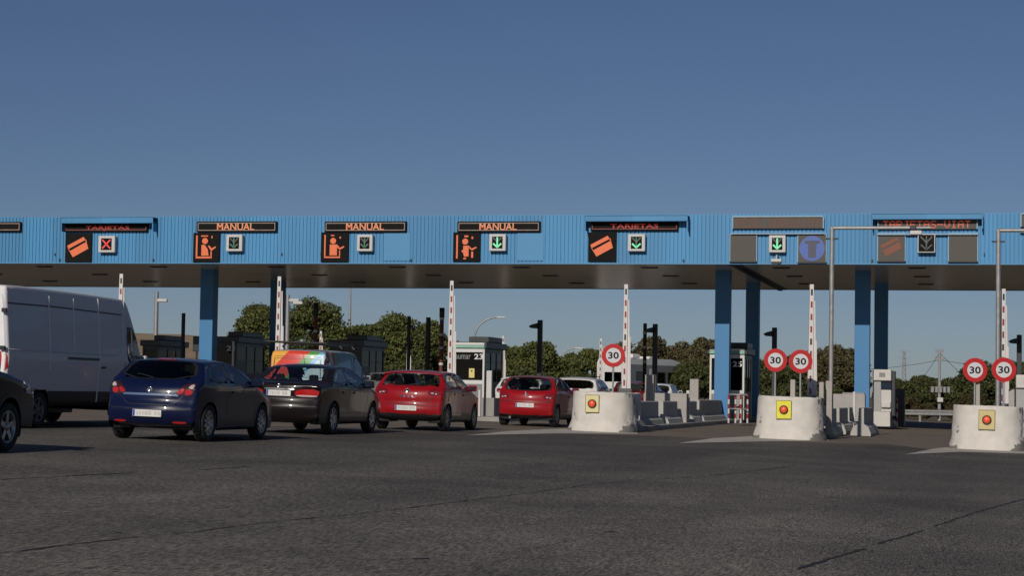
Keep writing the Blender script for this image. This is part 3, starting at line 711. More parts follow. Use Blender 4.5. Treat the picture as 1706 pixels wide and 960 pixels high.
# ------------------------------------------------------------------ ground
def asphalt():
    m, nt, b = newmat('asphalt'); L = nt.links.new
    tc = N(nt, 'ShaderNodeTexCoord')
    def noise(sc, det=4, rough=.6, st=None):
        n = N(nt, 'ShaderNodeTexNoise'); n.inputs['Scale'].default_value = sc; n.inputs['Detail'].default_value = det; n.inputs['Roughness'].default_value = rough
        if st:
            mp = N(nt, 'ShaderNodeMapping'); mp.inputs['Scale'].default_value = st; mp.inputs['Rotation'].default_value = (0, 0, .0); L(tc.outputs['Object'], mp.inputs[0]); L(mp.outputs[0], n.inputs['Vector'])
        else: L(tc.outputs['Object'], n.inputs['Vector'])
        return n.outputs[0]
    def mr(x, a, b_, c, d):
        n = N(nt, 'ShaderNodeMapRange'); n.inputs[1].default_value = a; n.inputs[2].default_value = b_; n.inputs[3].default_value = c; n.inputs[4].default_value = d; L(x, n.inputs[0]); return n.outputs[0]
    def mul(a, b_):
        n = N(nt, 'ShaderNodeMath', operation='MULTIPLY'); L(a, n.inputs[0]); L(b_, n.inputs[1]); return n.outputs[0]
    grain = noise(70, 3, .7); coarse = noise(58, 2, .7, (1, .13, 1)); mott = noise(4, 6, .7, (1, .3, 1)); patch = noise(.35, 5, .55); wear = noise(.5, 3, .5, (.9, .06, 1)); fine = noise(9, 4)
    v = mul(mul(mr(grain, .32, .70, .25, 1.95), mr(patch, .3, .7, .72, 1.24)), mul(mr(wear, .3, .7, .76, 1.22), mr(fine, .3, .7, .85, 1.15)))
    v = mul(mul(v, mr(coarse, .33, .67, .32, 1.72)), mr(mott, .3, .7, .88, 1.12))
    sy = N(nt, 'ShaderNodeSeparateXYZ'); L(tc.outputs['Object'], sy.inputs[0]); v = mul(v, mr(sy.outputs[1], 14, 40, 1.0, .70))   # darker further along the lanes
    vor = N(nt, 'ShaderNodeTexVoronoi'); vor.inputs['Scale'].default_value = 26; L(tc.outputs['Object'], vor.inputs['Vector'])
    spk = mr(vor.outputs[0], .0, .12, 1.9, 1.0)
    v = mul(v, spk)
    sc = N(nt, 'ShaderNodeVectorMath', operation='SCALE'); sc.inputs[0].default_value = (ASPH*1.10, ASPH*1.0, ASPH*.88); L(v, sc.inputs['Scale'])
    L(sc.outputs[0], b.inputs['Base Color']); b.inputs['Roughness'].default_value = .82; b.inputs['Specular IOR Level'].default_value = .25
    bp = N(nt, 'ShaderNodeBump'); bp.inputs['Strength'].default_value = .35; bp.inputs['Distance'].default_value = .008; L(grain, bp.inputs['Height']); L(bp.outputs[0], b.inputs['Normal'])
    return m
def sheet(name, poly, dz, m, kind='structure', label=None):
    """a sheet lying on the cross-sloped ground, cut so that it follows it"""
    mb = MB(); mb.add([(x, y, G(x)+dz) for x, y in poly], [tuple(range(len(poly)))])
    o = mb.build(name, m); o['kind'] = kind
    return o
K['asphalt'] = asphalt()
xs = [-2500, -400, -60, 45, 400, 2500]; ys = [-60, 110, 250, 3500]
mb = MB(); vs = [(x, y, G(x)) for y in (-60, 112) for x in xs]
mb.add(vs, [(i, i+1, 7+i, 6+i) for i in range(5)]); mb.build('road', K['asphalt'])['kind'] = 'structure'
K['dry'] = mat('dry_grass_soil', (.11, .085, .045), .95, var=.45, scale=.6, detail=8, bump=.4, bscale=4)
mb = MB(); vs = [(x, y, G(x)-.01) for y in (112, 3500) for x in xs]
mb.add(vs, [(i, i+1, 7+i, 6+i) for i in range(5)]); mb.build('ground', K['dry'])['kind'] = 'structure'
def ground_pt(px, py):
    d = ray(px, py)
    t = -CAM.z / (d.z + SLOPE*d.x); p = CAM + d*t
    return p
# concrete apron between the islands
K['apron'] = mat('worn_lane_concrete', (.150, .118, .088), .85, var=.45, scale=.8, detail=8, bump=.3, bscale=30)
K['kerbc'] = mat('pale_concrete', (.34, .32, .295), .85, var=.2, scale=3, detail=8, bump=.25, bscale=40)
K['greyc'] = mat('grey_concrete', (.27, .26, .245), .88, var=.32, scale=3, detail=8, bump=.3, bscale=30, streak=True)
K['jersey'] = mat('barrier_concrete', (.40, .385, .36), .88, var=.32, scale=3, detail=8, bump=.3, bscale=30, streak=True)
K['paintw'] = mat('worn_road_paint', (.40, .37, .325), .8, var=.4, scale=2.5, detail=8)
apron = [ground_pt(a, b) for a, b in ((300, 711), (560, 712), (850, 722), (1060, 726), (1240, 735), (1480, 741), (1570, 752), (1760, 760))]
pl = [(p.x, p.y) for p in apron]; pl = [(-44, pl[0][1])] + pl + [(8, pl[-1][1]), (8, 111), (-44, 111)]
sheet('lane_pavement', pl, .004, K['apron'])
edge = [(p.x, p.y) for p in apron]
for nm, px in (('lane_nose_marking', [(1128, 739.5), (1190, 731), (1262, 727), (1380, 731), (1380, 735), (1245, 737)]),
               ('lane_nose_marking', [(1508, 758), (1560, 748), (1606, 744), (1740, 752), (1740, 758), (1600, 754)]),
               ('lane_nose_marking', [(775, 726.5), (850, 719), (935, 715), (1062, 719), (1062, 724), (930, 723)])):
    q = [ground_pt(a, b) for a, b in px]; sheet(nm, [(p.x, p.y) for p in q], .008, K['paintw'])
K['crack'] = mat('tar_crack', (.018, .017, .016), .7, var=.4, scale=10)
def crack(px, wd):
    pts = [ground_pt(a, b) for a, b in px]; out = []
    for a, b in zip(pts, pts[1:]):
        n = max(2, int((b-a).length/.15))
        for k in range(n): out.append(a + (b-a)*k/n + Vector((random.gauss(0, .008), random.gauss(0, .014), 0)))
    mb = MB(); vs = []
    for i, p in enumerate(out):
        d = (out[min(i+1, len(out)-1)]-out[max(0, i-1)]).normalized(); q = Vector((-d.y, d.x, 0))*wd*random.choice((.5, .8, 1.1, 1.4))*random.uniform(.7, 1.)/2
        for t in (-1, 1):
            c = p + q*t; vs.append((c.x, c.y, G(c.x)+.004))
    mb.add(vs, [(2*i, 2*i+1, 2*i+3, 2*i+2) for i in range(len(out)-1)]); mb.build('road_crack', K['crack'])['kind'] = 'structure'
crack([(-30, 927), (130, 907), (250, 894)], .026); crack([(290, 892), (430, 873), (600, 857), (853, 826), (1000, 806), (1200, 792), (1330, 776)], .022)
crack([(1328, 949), (1446, 914)], .04); crack([(1464, 907), (1542, 884)], .04); crack([(1556, 878), (1630, 853), (1720, 829)], .035)
crack([(0, 800), (130, 793), (240, 788)], .05); crack([(330, 784), (430, 777)], .04); crack([(690, 933), (740, 931)], .06); crack([(1010, 888), (1040, 887)], .08)
crack([(190, 888), (215, 890)], .03)
# distant tan field
def hill():
    mb = MB(); na, nd = 30, 14; vs = []
    for i in range(na+1):
        px = -900 + 1500*i/na
        for j in range(nd+1):
            D = 230 + 500*j/nd; t = min(1, max(0, (D-230)/380)); t = t*t*(3-2*t)
            fall = min(1, max(0, (600-px)/220)); fall = fall*fall*(3-2*fall)
            p = at_D(px, 654, D); h = 15.5 + .5*math.sin(px*.013) + .3*math.sin(px*.05)
            vs.append((p.x, p.y, G(p.x)-.3 + h*t*fall))
    mb.add(vs, [(i*(nd+1)+j, (i+1)*(nd+1)+j, (i+1)*(nd+1)+j+1, i*(nd+1)+j+1) for i in range(na) for j in range(nd)], 0, True)
    mb.build('hill', mat('stubble_field', (.30, .215, .125), .95, var=.25, scale=.05, detail=8))['kind'] = 'structure'
hill()

# ------------------------------------------------------------------ the toll canopy
YF, YR = 72.0, 89.6
ZB = at_Y(853, 439.2, YF).z; ZT = at_Y(853, 359, YF).z; XL, XR = -50.0, 16.0
def bluemat():
    m = mat('blue_sheet_metal', (.049, .228, .44), .55, var=.13, scale=.9, streak=True, detail=7)
    nt = m.node_tree; L = nt.links.new; b = nt.nodes['Principled BSDF']; old = b.inputs['Base Color'].links[0].from_socket
    tc = N(nt, 'ShaderNodeTexCoord'); sx = N(nt, 'ShaderNodeSeparateXYZ'); L(tc.outputs['Object'], sx.inputs[0])
    dv = N(nt, 'ShaderNodeMath', operation='DIVIDE'); dv.inputs[1].default_value = 1.136; L(sx.outputs[0], dv.inputs[0])
    fl = N(nt, 'ShaderNodeMath', operation='FLOOR'); L(dv.outputs[0], fl.inputs[0]); wn = N(nt, 'ShaderNodeTexWhiteNoise', noise_dimensions='1D'); L(fl.outputs[0], wn.inputs['W'])
    mr = N(nt, 'ShaderNodeMapRange'); mr.inputs[3].default_value = .88; mr.inputs[4].default_value = 1.08; L(wn.outputs['Value'], mr.inputs[0])
    sc = N(nt, 'ShaderNodeVectorMath', operation='SCALE'); L(old, sc.inputs[0]); L(mr.outputs[0], sc.inputs['Scale']); L(sc.outputs[0], b.inputs['Base Color'])
    return m
K['blue'] = bluemat(); K['bluecol'] = mat('blue_column_paint', (.036, .175, .37), .5, var=.08, scale=1.2, streak=True)
K['ceil'] = mat('ceiling_planks', (.66, .58, .51), .25, metal=.5, var=.20, scale=.9, detail=7, bump=.12, bscale=2.5)
canopy = thing('toll_canopy', 'long blue corrugated toll canopy on blue columns spanning all the lanes', 'canopy', (-18, YF, 0))
def lx(x): return x + 18
def cbuild(mb, name, m, parent=None):
    mb.v = [(p[0]+18, p[1]-YF, p[2]) for p in mb.v]; return mb.build(name, m, parent or canopy)
mb = MB(); pitch = .142; n = int((XR-XL)/pitch); prof = []
for i in range(n):
    x = XL + i*pitch; prof += [(x, 0), (x+.104, 0), (x+.112, .030), (x+.132, .030)]
vs = []
for x, d in prof: vs += [(x, YF+d, ZB+.03), (x, YF+d, ZT)]
mb.add(vs, [(2*i, 2*i+2, 2*i+3, 2*i+1) for i in range(len(prof)-1)])
cbuild(mb, 'fascia', K['blue'])
mb = MB(); mb.box(XL, XR, YF-.015, YF+.10, ZB-.02, ZB+.028); mb.box(XL, XR, YF+.034, YF+.12, ZT-.03, ZT+.02); cbuild(mb, 'edge_trim', mat('blue_trim', (.06, .225, .42), .5))
mb = MB(); mb.box(XL, XR, YF+.10, YR, ZT-.12, ZT-.08); cbuild(mb, 'roof', mat('roof_sheet', (.3, .3, .3), .7))
mb = MB(); mb.box(XL, XR, YR, YR+.06, ZB, ZT); cbuild(mb, 'rear_fascia', K['blue'])
# ceiling: long planks side to side with shadow gaps, a dark expansion joint
mb = MB(); y = YF+.105
while y < YR-.02:
    y2 = min(y+.60, YR-.002)
    for a, b in ((XL, -29.3), (-29.25, -9.02), (-8.62, XR)):
        mb.box(a, b, y, y2-.035, ZB+.02, ZB+.05)
    y += .60
cbuild(mb, 'ceiling', K['ceil'])
mb = MB(); mb.box(XL, XR, YF+.11, YR-.01, ZB+.07, ZB+.09); cbuild(mb, 'ceiling_void', K['trim'])
mb = MB(); mb.box(-9.0, -8.82, YF+.12, YR-.02, ZB-.05, ZB+.03); mb.box(-8.78, -8.64, YF+.12, YR-.02, ZB-.01, ZB+.03); cbuild(mb, 'expansion_joint', K['trim'])
vent = None; vx0 = at_Z(1087, 448.4, ZB)
for k in range(-7, 5):
    for y in (74.4, 79.6, 84.9):
        x = vx0.x + k*4.85
        if vent is None:
            mb = MB(); mb.box(-.32, .32, -.14, .14, -.012, .03)
            for q in range(4): mb.box(-.29, .29, -.11+q*.065, -.085+q*.065, -.03, -.012)
            vent = mb.build('ceiling_vent', K['trim'], canopy); o = vent
        else:
            o = vent.copy(); COL.objects.link(o); o.parent = canopy
        o.location = (lx(x), y-YF, ZB+.015)
def column(px, Y, hw, hd):
    x = X_at(px, Y, 560); z0 = G(x)-.05; mb = MB()
    mb.box(-hw, hw, -hd, hd, z0, ZB+.03, 0, .012)
    o = mb.build('column', K['bluecol'], canopy); o.location = (lx(x), Y-YF, 0)
    b = MB(); b.box(-hw-.06, hw+.06, -hd-.06, hd+.06, z0, z0+.22, 0, .02); b.build('column_base', K['greyc'], o)
    return x
for px, Y in ((347, 76.3), (1204.5, 76.3), (1437, 76.3)): column(px, Y, .275, .28)
for px, Y in ((462, 84.8), (1254, 84.8), (1468, 84.8)): column(px, Y, .27, .27)
for x, Y in ((X_at(1204.5, 76.3, 560)-40.5, 76.3), (X_at(1437, 76.3, 560)+15.5, 76.3)):
    mb = MB(); mb.box(-.275, .275, -.28, .28, G(x)-.05, ZB+.03, 0, .012); mb.build('column', K['bluecol'], canopy, (lx(x), Y-YF, 0))
for x0, x1 in ((639, 683.5), (862, 906)):
    a, b, c, d = rectY(x0, 388, x1, 434.5, YF-.02)
    mb = MB(); mb.box(a, b, YF-.022, YF-.003, c, d, 0, .006); cbuild(mb, 'access_panel', mat('blue_flat_panel', (.050, .225, .43), .45, var=.05))
# rain pipes and little brackets along the fascia
mb = MB()
for px in (100, 256, 685, 1139, 1376, 1453):
    p = at_Y(px, 432, YF); mb.box(p.x-.03, p.x+.03, YF-.05, YF-.002, ZB+.06, ZB+.16, 0, .01)
for px in (92, 470, 535, 1000, 1216, 1640):
    p = at_Y(px, 424, YF); mb.box(p.x-.02, p.x+.02, YF-.04, YF-.002, p.z-.05, p.z+.05, 0, .008)
cbuild(mb, 'bracket', K['trim'])

# ------------------------------------------------------------------ signs on the fascia
K['black'] = mat('black_sign_face', (.008, .008, .008), .8, var=.3, spec=.15)
K['orange'] = mat('orange_sign_lit', (.60, .13, .05), .6, var=.10, emit=(1, .20, .05), estr=.20)
K['orangeb'] = mat('orange_letter_lit', (.55, .22, .12), .6, var=.15, emit=(1, .33, .14), estr=.16)
K['dimred'] = mat('dim_red_letter', (.22, .03, .022), .6, var=.25, emit=(1, .06, .03), estr=.16)
K['outline'] = mat('pale_orange_outline', (.30, .22, .18), .6, var=.35)
K['redline'] = mat('dull_red_outline', (.22, .05, .035), .6, var=.3)
K['ledpanel'] = mat('sunlit_led_panel', (.088, .080, .070), .7, var=.18, scale=40, bump=.5, bscale=90)
K['ledframe'] = mat('pale_blue_frame', (.22, .33, .42), .5, var=.2)
K['ledred'] = mat('faint_red_led', (.15, .060, .042), .7, var=.35, scale=30)
K['ledbright'] = mat('red_led', (.45, .10, .06), .6, var=.25, scale=30, emit=(1, .16, .08), estr=.22)
K['ledcard'] = mat('faint_orange_led', (.21, .075, .045), .7, var=.35, scale=30)
K['ledblue'] = mat('blue_led', (.085, .14, .38), .7, var=.6, scale=26, emit=(.25, .3, 1), estr=.025)
K['lampbox'] = mat('white_lamp_box', (.50, .49, .47), .5, var=.1)
K['green'] = mat('green_arrow_lit', (.12, .5, .25), .5, emit=(.25, 1, .5), estr=.55)
K['greend'] = mat('green_arrow_dim', (.06, .16, .10), .6, emit=(.2, .8, .4), estr=.03)
K['greyx'] = mat('unlit_cross', (.075, .085, .08), .6, var=.3)
K['redx'] = mat('red_cross_lit', (.5, .04, .05), .5, emit=(1, .07, .09), estr=.55)
def strokes(mb, pts, wd, y, mi=0, t=.006):
    for (a, b) in pts:
        d = Vector((b[0]-a[0], b[1]-a[1])); d.normalize(); q = Vector((-d.y, d.x))*wd/2; e = d*wd*.2
        mb.prism([(a[0]-q.x-e.x, a[1]-q.y-e.y), (a[0]+q.x-e.x, a[1]+q.y-e.y), (b[0]+q.x+e.x, b[1]+q.y+e.y), (b[0]-q.x+e.x, b[1]-q.y+e.y)], 'y', y-t, y, mi)
def hoodpart(root, hx0, hy0, hx1, hy1, Y, cx, cz, by1):
    a, b, c, d = rectY(hx0, hy0, hx1, hy1, Y-.25); mb = MB()
    mb.box(a-cx, b-cx, -.42, .0, c-cz, c-cz+.05, 0, .01)                 # sill of the visor
    mb.box(a-cx, b-cx, -.42, -.385, c-cz+.04, d-cz, 0, .01)
    mb.box(a-cx, b-cx, -.42, .0, d-cz-.03, d-cz, 0, .01)
    mb.build('visor', K['blue'], root)
    e = at_Y(hx0, by1, YF).z
    MB().box(b-cx-.04, b-cx, -.40, 0, e-cz-.02, c-cz+.03).build('visor_cheek', K['blue'], root); MB().box(a-cx, a-cx+.03, -.40, 0, e-cz-.02, c-cz+.03).build('visor_cheek', K['blue'], root)
def board(px, label, txt=None, tx=None, tm=None, hood=None, style='dark', glyphs=None):
    x0, y0, x1, y1 = px; a, b, c, d = rectY(x0, y0, x1, y1, YF-.1); cx, cz = (a+b)/2, (c+d)/2; W, H = (b-a)/2, (d-c)/2
    rt = thing('message_board', label, 'sign', (cx, YF-.004, cz), group='lane message boards on the canopy')
    fm, om = (K['black'], K['outline']) if style == 'dark' else (K['ledpanel'], K['ledframe'])
    MB().box(-W, W, -.12, 0, -H, H, 0, .01).build('panel', fm, rt)
    mb = MB(); t = .028; g = .05 if style == 'dark' else 0.0
    parts = [(-W+g, W-g, H-g-t, H-g), (-W+g, -W+g+t, -H+g+t, H-g-t), (W-g-t, W-g, -H+g+t, H-g-t), (-W+g, W-g, -H+g, -H+g+t)]
    if style != 'dark': parts = [(-W-.02, W+.02, H, H+.05), (-W-.04, -W, -H, H), (W, W+.04, -H, H), (-W-.05, W+.05, -H-.20, -H-.16)]
    if style == 'dark' and hood: om = K['redline']; parts = parts[1:]
    for p in parts: mb.box(p[0], p[1], -.128 if style == 'dark' else -.16, -.119 if style == 'dark' else -.03, p[2], p[3])
    mb.build('outline', om, rt)
    if txt:
        ta, tb = at_Y(tx[0], (y0+y1)/2, YF-.1).x-cx, at_Y(tx[1], (y0+y1)/2, YF-.1).x-cx
        mb = MB()
        if style == 'led': led_text(mb, txt, ta, tb, -H*.80, H*.80, -.121, 0, 1.0)
        else: add_text(mb, txt, H*1.42 if txt[0] == 'M' else H*1.32, ((ta+tb)/2, -.131, -.02 if txt[0] == 'T' else 0.), 0, .022, tb-ta)
        mb.build('lettering', tm, rt)
    if hood: hoodpart(rt, *hood, YF, cx, cz, y1)
    return rt
board((-100, 370, 35, 386), 'black message board cut off by the left edge, no words in view')
board((107, 373.5, 246, 386), 'dim red TARJETAS board under a blue visor, above the red cross', 'TARJETAS', (143, 216), K['dimred'], (105, 362.5, 258, 372.5))
board((328, 369, 461, 386.5), 'orange MANUAL board above the left-hand cashier pictogram and the unlit arrow', 'MANUAL', (362, 424), K['orangeb'])
board((541, 369, 677, 386.5), 'orange MANUAL board between a flat blue panel and the far pine grove', 'MANUAL', (577, 640), K['orangeb'])['label'] = 'middle one of the three orange MANUAL boards'
board((762, 369, 900, 386.5), 'orange MANUAL board with a half-lit second letter, above the brightest arrow', 'MANUAL', (799, 861), K['orangeb'])
board((984, 369.5, 1130, 384.5), 'dim red TARJETAS board under a blue visor, above a green arrow', 'TARJETAS', (1017, 1097), K['dimred'], (976, 359.5, 1147, 369.3))
board((1222, 362, 1371, 381), 'sun-washed LED message board with barely readable faint red letters', 'RESE UODOVIAT', (1226, 1366), K['ledred'], style='led')
board((1464, 366.5, 1627, 382), 'TARJETAS-VIAT board in red dot letters behind the lamp arm', 'TARJETAS-VIAT', (1471, 1617), K['ledbright'], (1453, 356.5, 1638, 366), style='led')
board((1702, 357, 1840, 378), 'dark message board cut off by the right edge', None, style='led')
def picto(px, label, kind):
    x0, y0, x1, y1 = px; a, b, c, d = rectY(x0, y0, x1, y1, YF-.05); cx, cz = (a+b)/2, (c+d)/2; W, H = (b-a)/2, (d-c)/2
    rt = thing('pictogram_panel', label, 'sign', (cx, YF-.004, cz), group='pictogram panels on the canopy')
    led = kind in ('blank', 'ledcard', 'roundel')
    MB().box(-W, W, -.07, 0, -H, H, 0, .01).build('panel', K['ledpanel'] if led else K['black'], rt)
    if led:
        mb = MB(); mb.box(-W-.03, W+.03, -.09, -.0, H, H+.035); mb.box(-W-.03, -W, -.08, 0, -H, H); mb.box(W, W+.03, -.08, 0, -H, H); mb.build('frame', K['ledframe'], rt)
        MB().box(-W-.03, W+.03, -.12, -.0, -H-.035, -H).build('sill', K['trim'], rt)
    Y0 = -.071; mb = MB()
    def P(u, v): return ((u-.5)*2*W, (.5-v)*2*H)                        # u right, v down, 0..1
    def poly(pts, t=.006): mb.prism([P(*p) for p in pts], 'y', Y0-t, Y0)
    def disc(u, v, r, t=.006): mb.prism([((u-.5)*2*W + r*2*W*math.cos(q*PI/14), (.5-v)*2*H + r*2*W*math.sin(q*PI/14)) for q in range(28)], 'y', Y0-t, Y0)
    if kind in ('card', 'ledcard'):
        poly([(.08, .43), (.69, .12), (.76, .23), (.13, .54)]); poly([(.17, .62), (.80, .29), (.88, .53), (.30, .83)]); poly([(.10, .50), (.14, .54), (.19, .63), (.17, .64)]); poly([(.755, .21), (.78, .20), (.82, .31), (.79, .32)])
        mb.build('bank_card', K['orange'] if kind == 'card' else K['ledcard'], rt)
    elif kind == 'cashier':
        poly([(.11, .09), (.17, .09), (.17, .80), (.11, .80)]); poly([(.11, .81), (.66, .81), (.66, .87), (.11, .87)]); poly([(.67, .62), (.715, .62), (.715, .87), (.67, .87)])
        poly([(.30, .09), (.56, .09), (.56, .13), (.30, .13)]); disc(.45, .28, .11); poly([(.32, .41), (.44, .41), (.56, .56), (.60, .78), (.32, .78)])
        poly([(.56, .44), (.61, .43), (.71, .53), (.85, .46), (.87, .50), (.72, .60), (.67, .60)]); poly([(.69, .10), (.73, .10), (.73, .19), (.69, .19)])
        mb.build('cashier_figure', K['orange'], rt)
    elif kind == 'cashier2':
        poly([(.12, .09), (.17, .09), (.17, .80), (.12, .80)]); poly([(.12, .81), (.70, .81), (.70, .86), (.12, .86)]); poly([(.665, .60), (.70, .60), (.70, .80), (.665, .80)])
        poly([(.36, .09), (.48, .09), (.48, .13), (.36, .13)]); disc(.44, .29, .105); poly([(.32, .41), (.60, .41), (.585, .52), (.585, .77), (.32, .77)])
        poly([(.60, .42), (.68, .52), (.83, .46), (.85, .50), (.70, .58), (.60, .53)]); poly([(.67, .15), (.72, .15), (.72, .21), (.67, .21)])
        mb.build('cashier_figure', K['orange'], rt)
    elif kind == 'cashier3':
        poly([(.12, .10), (.18, .10), (.18, .90), (.12, .90)]); disc(.45, .32, .11); poly([(.42, .11), (.56, .11), (.56, .17), (.42, .17)])
        poly([(.38, .46), (.60, .46), (.58, .56), (.58, .82), (.42, .84), (.38, .72)]); poly([(.32, .62), (.38, .60), (.38, .70), (.33, .67)]); poly([(.39, .87), (.49, .87), (.49, .92), (.39, .92)])
        poly([(.61, .47), (.69, .56), (.86, .49), (.88, .53), (.71, .62), (.61, .56)]); poly([(.68, .66), (.75, .66), (.75, .87), (.68, .87)]); poly([(.68, .15), (.74, .15), (.74, .23), (.68, .23)])
        mb.build('cashier_figure', K['orange'], rt)
    elif kind == 'roundel':
        disc(.5, .5, .46); mb.build('blue_disc', K['ledblue'], rt); mb = MB()
        mb.prism([P(.24, .22), P(.78, .22), P(.78, .32), P(.65, .34), P(.65, .84), P(.36, .84), P(.36, .34), P(.24, .32)], 'y', Y0-.011, Y0-.007)
        mb.build('letter_t', mat('dull_led_letter', (.085, .085, .12), .7, var=.4, scale=30), rt)
    return rt
picto((109, 389, 153, 437), 'black panel with a tilted orange bank card, left of the red cross', 'card')
picto((322, 388, 366, 437), 'black panel with an orange cashier in a booth, left of the unlit arrow', 'cashier')
picto((535, 387, 581, 437), 'black panel with an orange cashier, under the middle MANUAL board', 'cashier2')
picto((755, 387, 800, 436), 'black panel with a broken, partly lit orange cashier figure', 'cashier3')
picto((980, 387, 1027, 436), 'black panel with a tilted orange bank card, left of a green arrow', 'card')
picto((1217, 391, 1260, 435.5), 'blank brown-grey LED panel left of the green arrow, under the sun-washed board', 'blank')
picto((1330, 391, 1376, 437), 'LED panel with a round blue T sign', 'roundel')
picto((1463, 390, 1507.5, 435), 'LED panel with a faint orange bank card', 'ledcard')
picto((1581, 390, 1628, 435.5), 'blank grey LED panel at the right of the unlit framed arrow', 'blank')
def signal(px, label, state):
    x0, y0, x1, y1 = px; a, b, c, d = rectY(x0, y0, x1, y1, YF-.2); cx, cz = (a+b)/2, (c+d)/2; W, H = (b-a)/2, (d-c)/2
    rt = thing('lane_signal', label, 'traffic signal', (cx, YF-.004, cz), group='lane signals on the canopy')
    thin = state == 'framed'; D = .24
    MB().box(-W, W, -D, -.04, -H, H, 0, .03).build('housing', K['trim'] if thin else K['lampbox'], rt)
    mb = MB(); mb.box(-.05, .05, -.04, 0, -H*.6, H*.6); mb.build('bracket', K['trim'], rt)
    if thin:
        mb = MB(); t = .025
        for p in ((-W, W, H-t, H), (-W, W, -H, -H+t), (-W, -W+t, -H+t, H-t), (W-t, W, -H+t, H-t)): mb.box(p[0], p[1], -D-.012, -D+.002, p[2], p[3])
        mb.build('rim', K['lampbox'], rt)
    w, h = (W*.86, H*.86) if thin else (W*.63, H*.70)
    MB().box(-w, w, -D-.006, -D+.004, -h, h).build('face', K['black'], rt)
    y = -D-.008; mb = MB()
    if state == 'red':
        strokes(mb, [((-w*.72, h*.72), (w*.72, -h*.72)), ((-w*.72, -h*.72), (w*.72, h*.72))], .055, y); mb.build('cross', K['redx'], rt)
    else:
        strokes(mb, [((-w*.75, h*.8), (w*.1, h*.0)), ((w*.75, h*.8), (-w*.1, h*.0))], .05, y, 0, .003); mb.build('unlit_cross', K['greyx'], rt)
        mb = MB(); st = [((0, h*.85), (0, -h*.5))]; ch = [((-w*.72, -h*.2), (0, -h*.8)), ((w*.72, -h*.2), (0, -h*.8))]
        if state == 'bright': strokes(mb, st+ch, .06, y-.005); mb.build('arrow', K['green'], rt)
        elif state == 'half': strokes(mb, ch, .06, y-.005); mb.build('arrow_head', K['green'], rt); mb = MB(); strokes(mb, st, .04, y-.005); mb.build('arrow_shaft', K['greend'], rt)
        else: strokes(mb, st+ch, .045, y-.005); mb.build('arrow', K['greend'] if state == 'dim' else K['greyx'], rt)
signal((164, 393, 192, 421), 'pale signal box showing a red cross', 'red')
signal((377, 391, 404, 419), 'pale signal box with an unlit grey-green arrow, under the left-hand MANUAL board', 'dim')
signal((595, 391, 621, 419), 'pale signal box with a faintly lit arrow, under the middle MANUAL board', 'dim')
signal((815, 390, 843, 418.5), 'pale signal box with a full bright green arrow, beside the broken cashier figure', 'bright')
signal((1046, 390, 1075, 419), 'pale signal box with only a bright green chevron, right of an orange bank card', 'half')
signal((1281, 392, 1309, 421), 'pale signal box with a green arrow, next to the blue T sign', 'bright')
signal((1529, 390, 1558, 421), 'black signal box in a thin pale frame with an unlit arrow', 'framed')
p = at_Y(1293.5, 435, YF-.5); rt = thing('floodlight', 'small pale lamp hanging just under the signal beside the blue T sign', 'lamp', (p.x, YF-.5, p.z))
MB().box(-.19, .19, -.12, .12, -.04, .07, 0, .03).build('lamp_head', K['lampbox'], rt); MB().tube([(0, 0, .05), (0, .1, .2), (0, .5, .2)], .03, 8).build('arm', K['lampbox'], rt)
MB().box(-.17, .17, -.10, .10, -.10, -.035, 0, .01).build('lens', K['trim'], rt)
# ------------------------------------------------------------------ islands, concrete blocks and barriers
XI = {}
def island(px, Y0, Y1, hw=.85):
    x = X_at(px, Y0, 700); mb = MB(); n = 10
    poly = [(hw*math.cos(PI+PI*k/n), Y0 + .7 + .7*math.sin(PI+PI*k/n)) for k in range(n+1)] + [(hw, Y1), (-hw, Y1)]
    mb.prism(poly, 'z', -.1, .15); o = mb.build('traffic_island', K['greyc'], None, (x, 0, G(x))); o['kind'] = 'structure'
    return x
bl = {'l': ground_pt(992, 720), 'm': ground_pt(1309, 732), 'r': ground_pt(1641, 749)}
IX = {k: v.x for k, v in bl.items()}
for k in 'lmr':
    mb = MB(); x = IX[k]; Y0 = bl[k].y + 2.0; mb.box(-.85, .85, Y0, 108, -.1, .13, 0, .03)
    mb.build('traffic_island', K['greyc'], None, (x, 0, G(x)))['kind'] = 'structure'
for x, Y0 in ((-15.2, 60.5), (-20.6, 66), (-25.6, 68), (-30.6, 72), (IX['r']+4.9, 52)):
    mb = MB(); mb.box(-.75, .75, Y0, 108, -.1, .13, 0, .03); mb.build('traffic_island', K['greyc'], None, (x, 0, G(x)))['kind'] = 'structure'
K['block'] = mat('whitewashed_concrete', (.56, .525, .475), .85, var=.18, scale=4, detail=9, bump=.18, bscale=25)
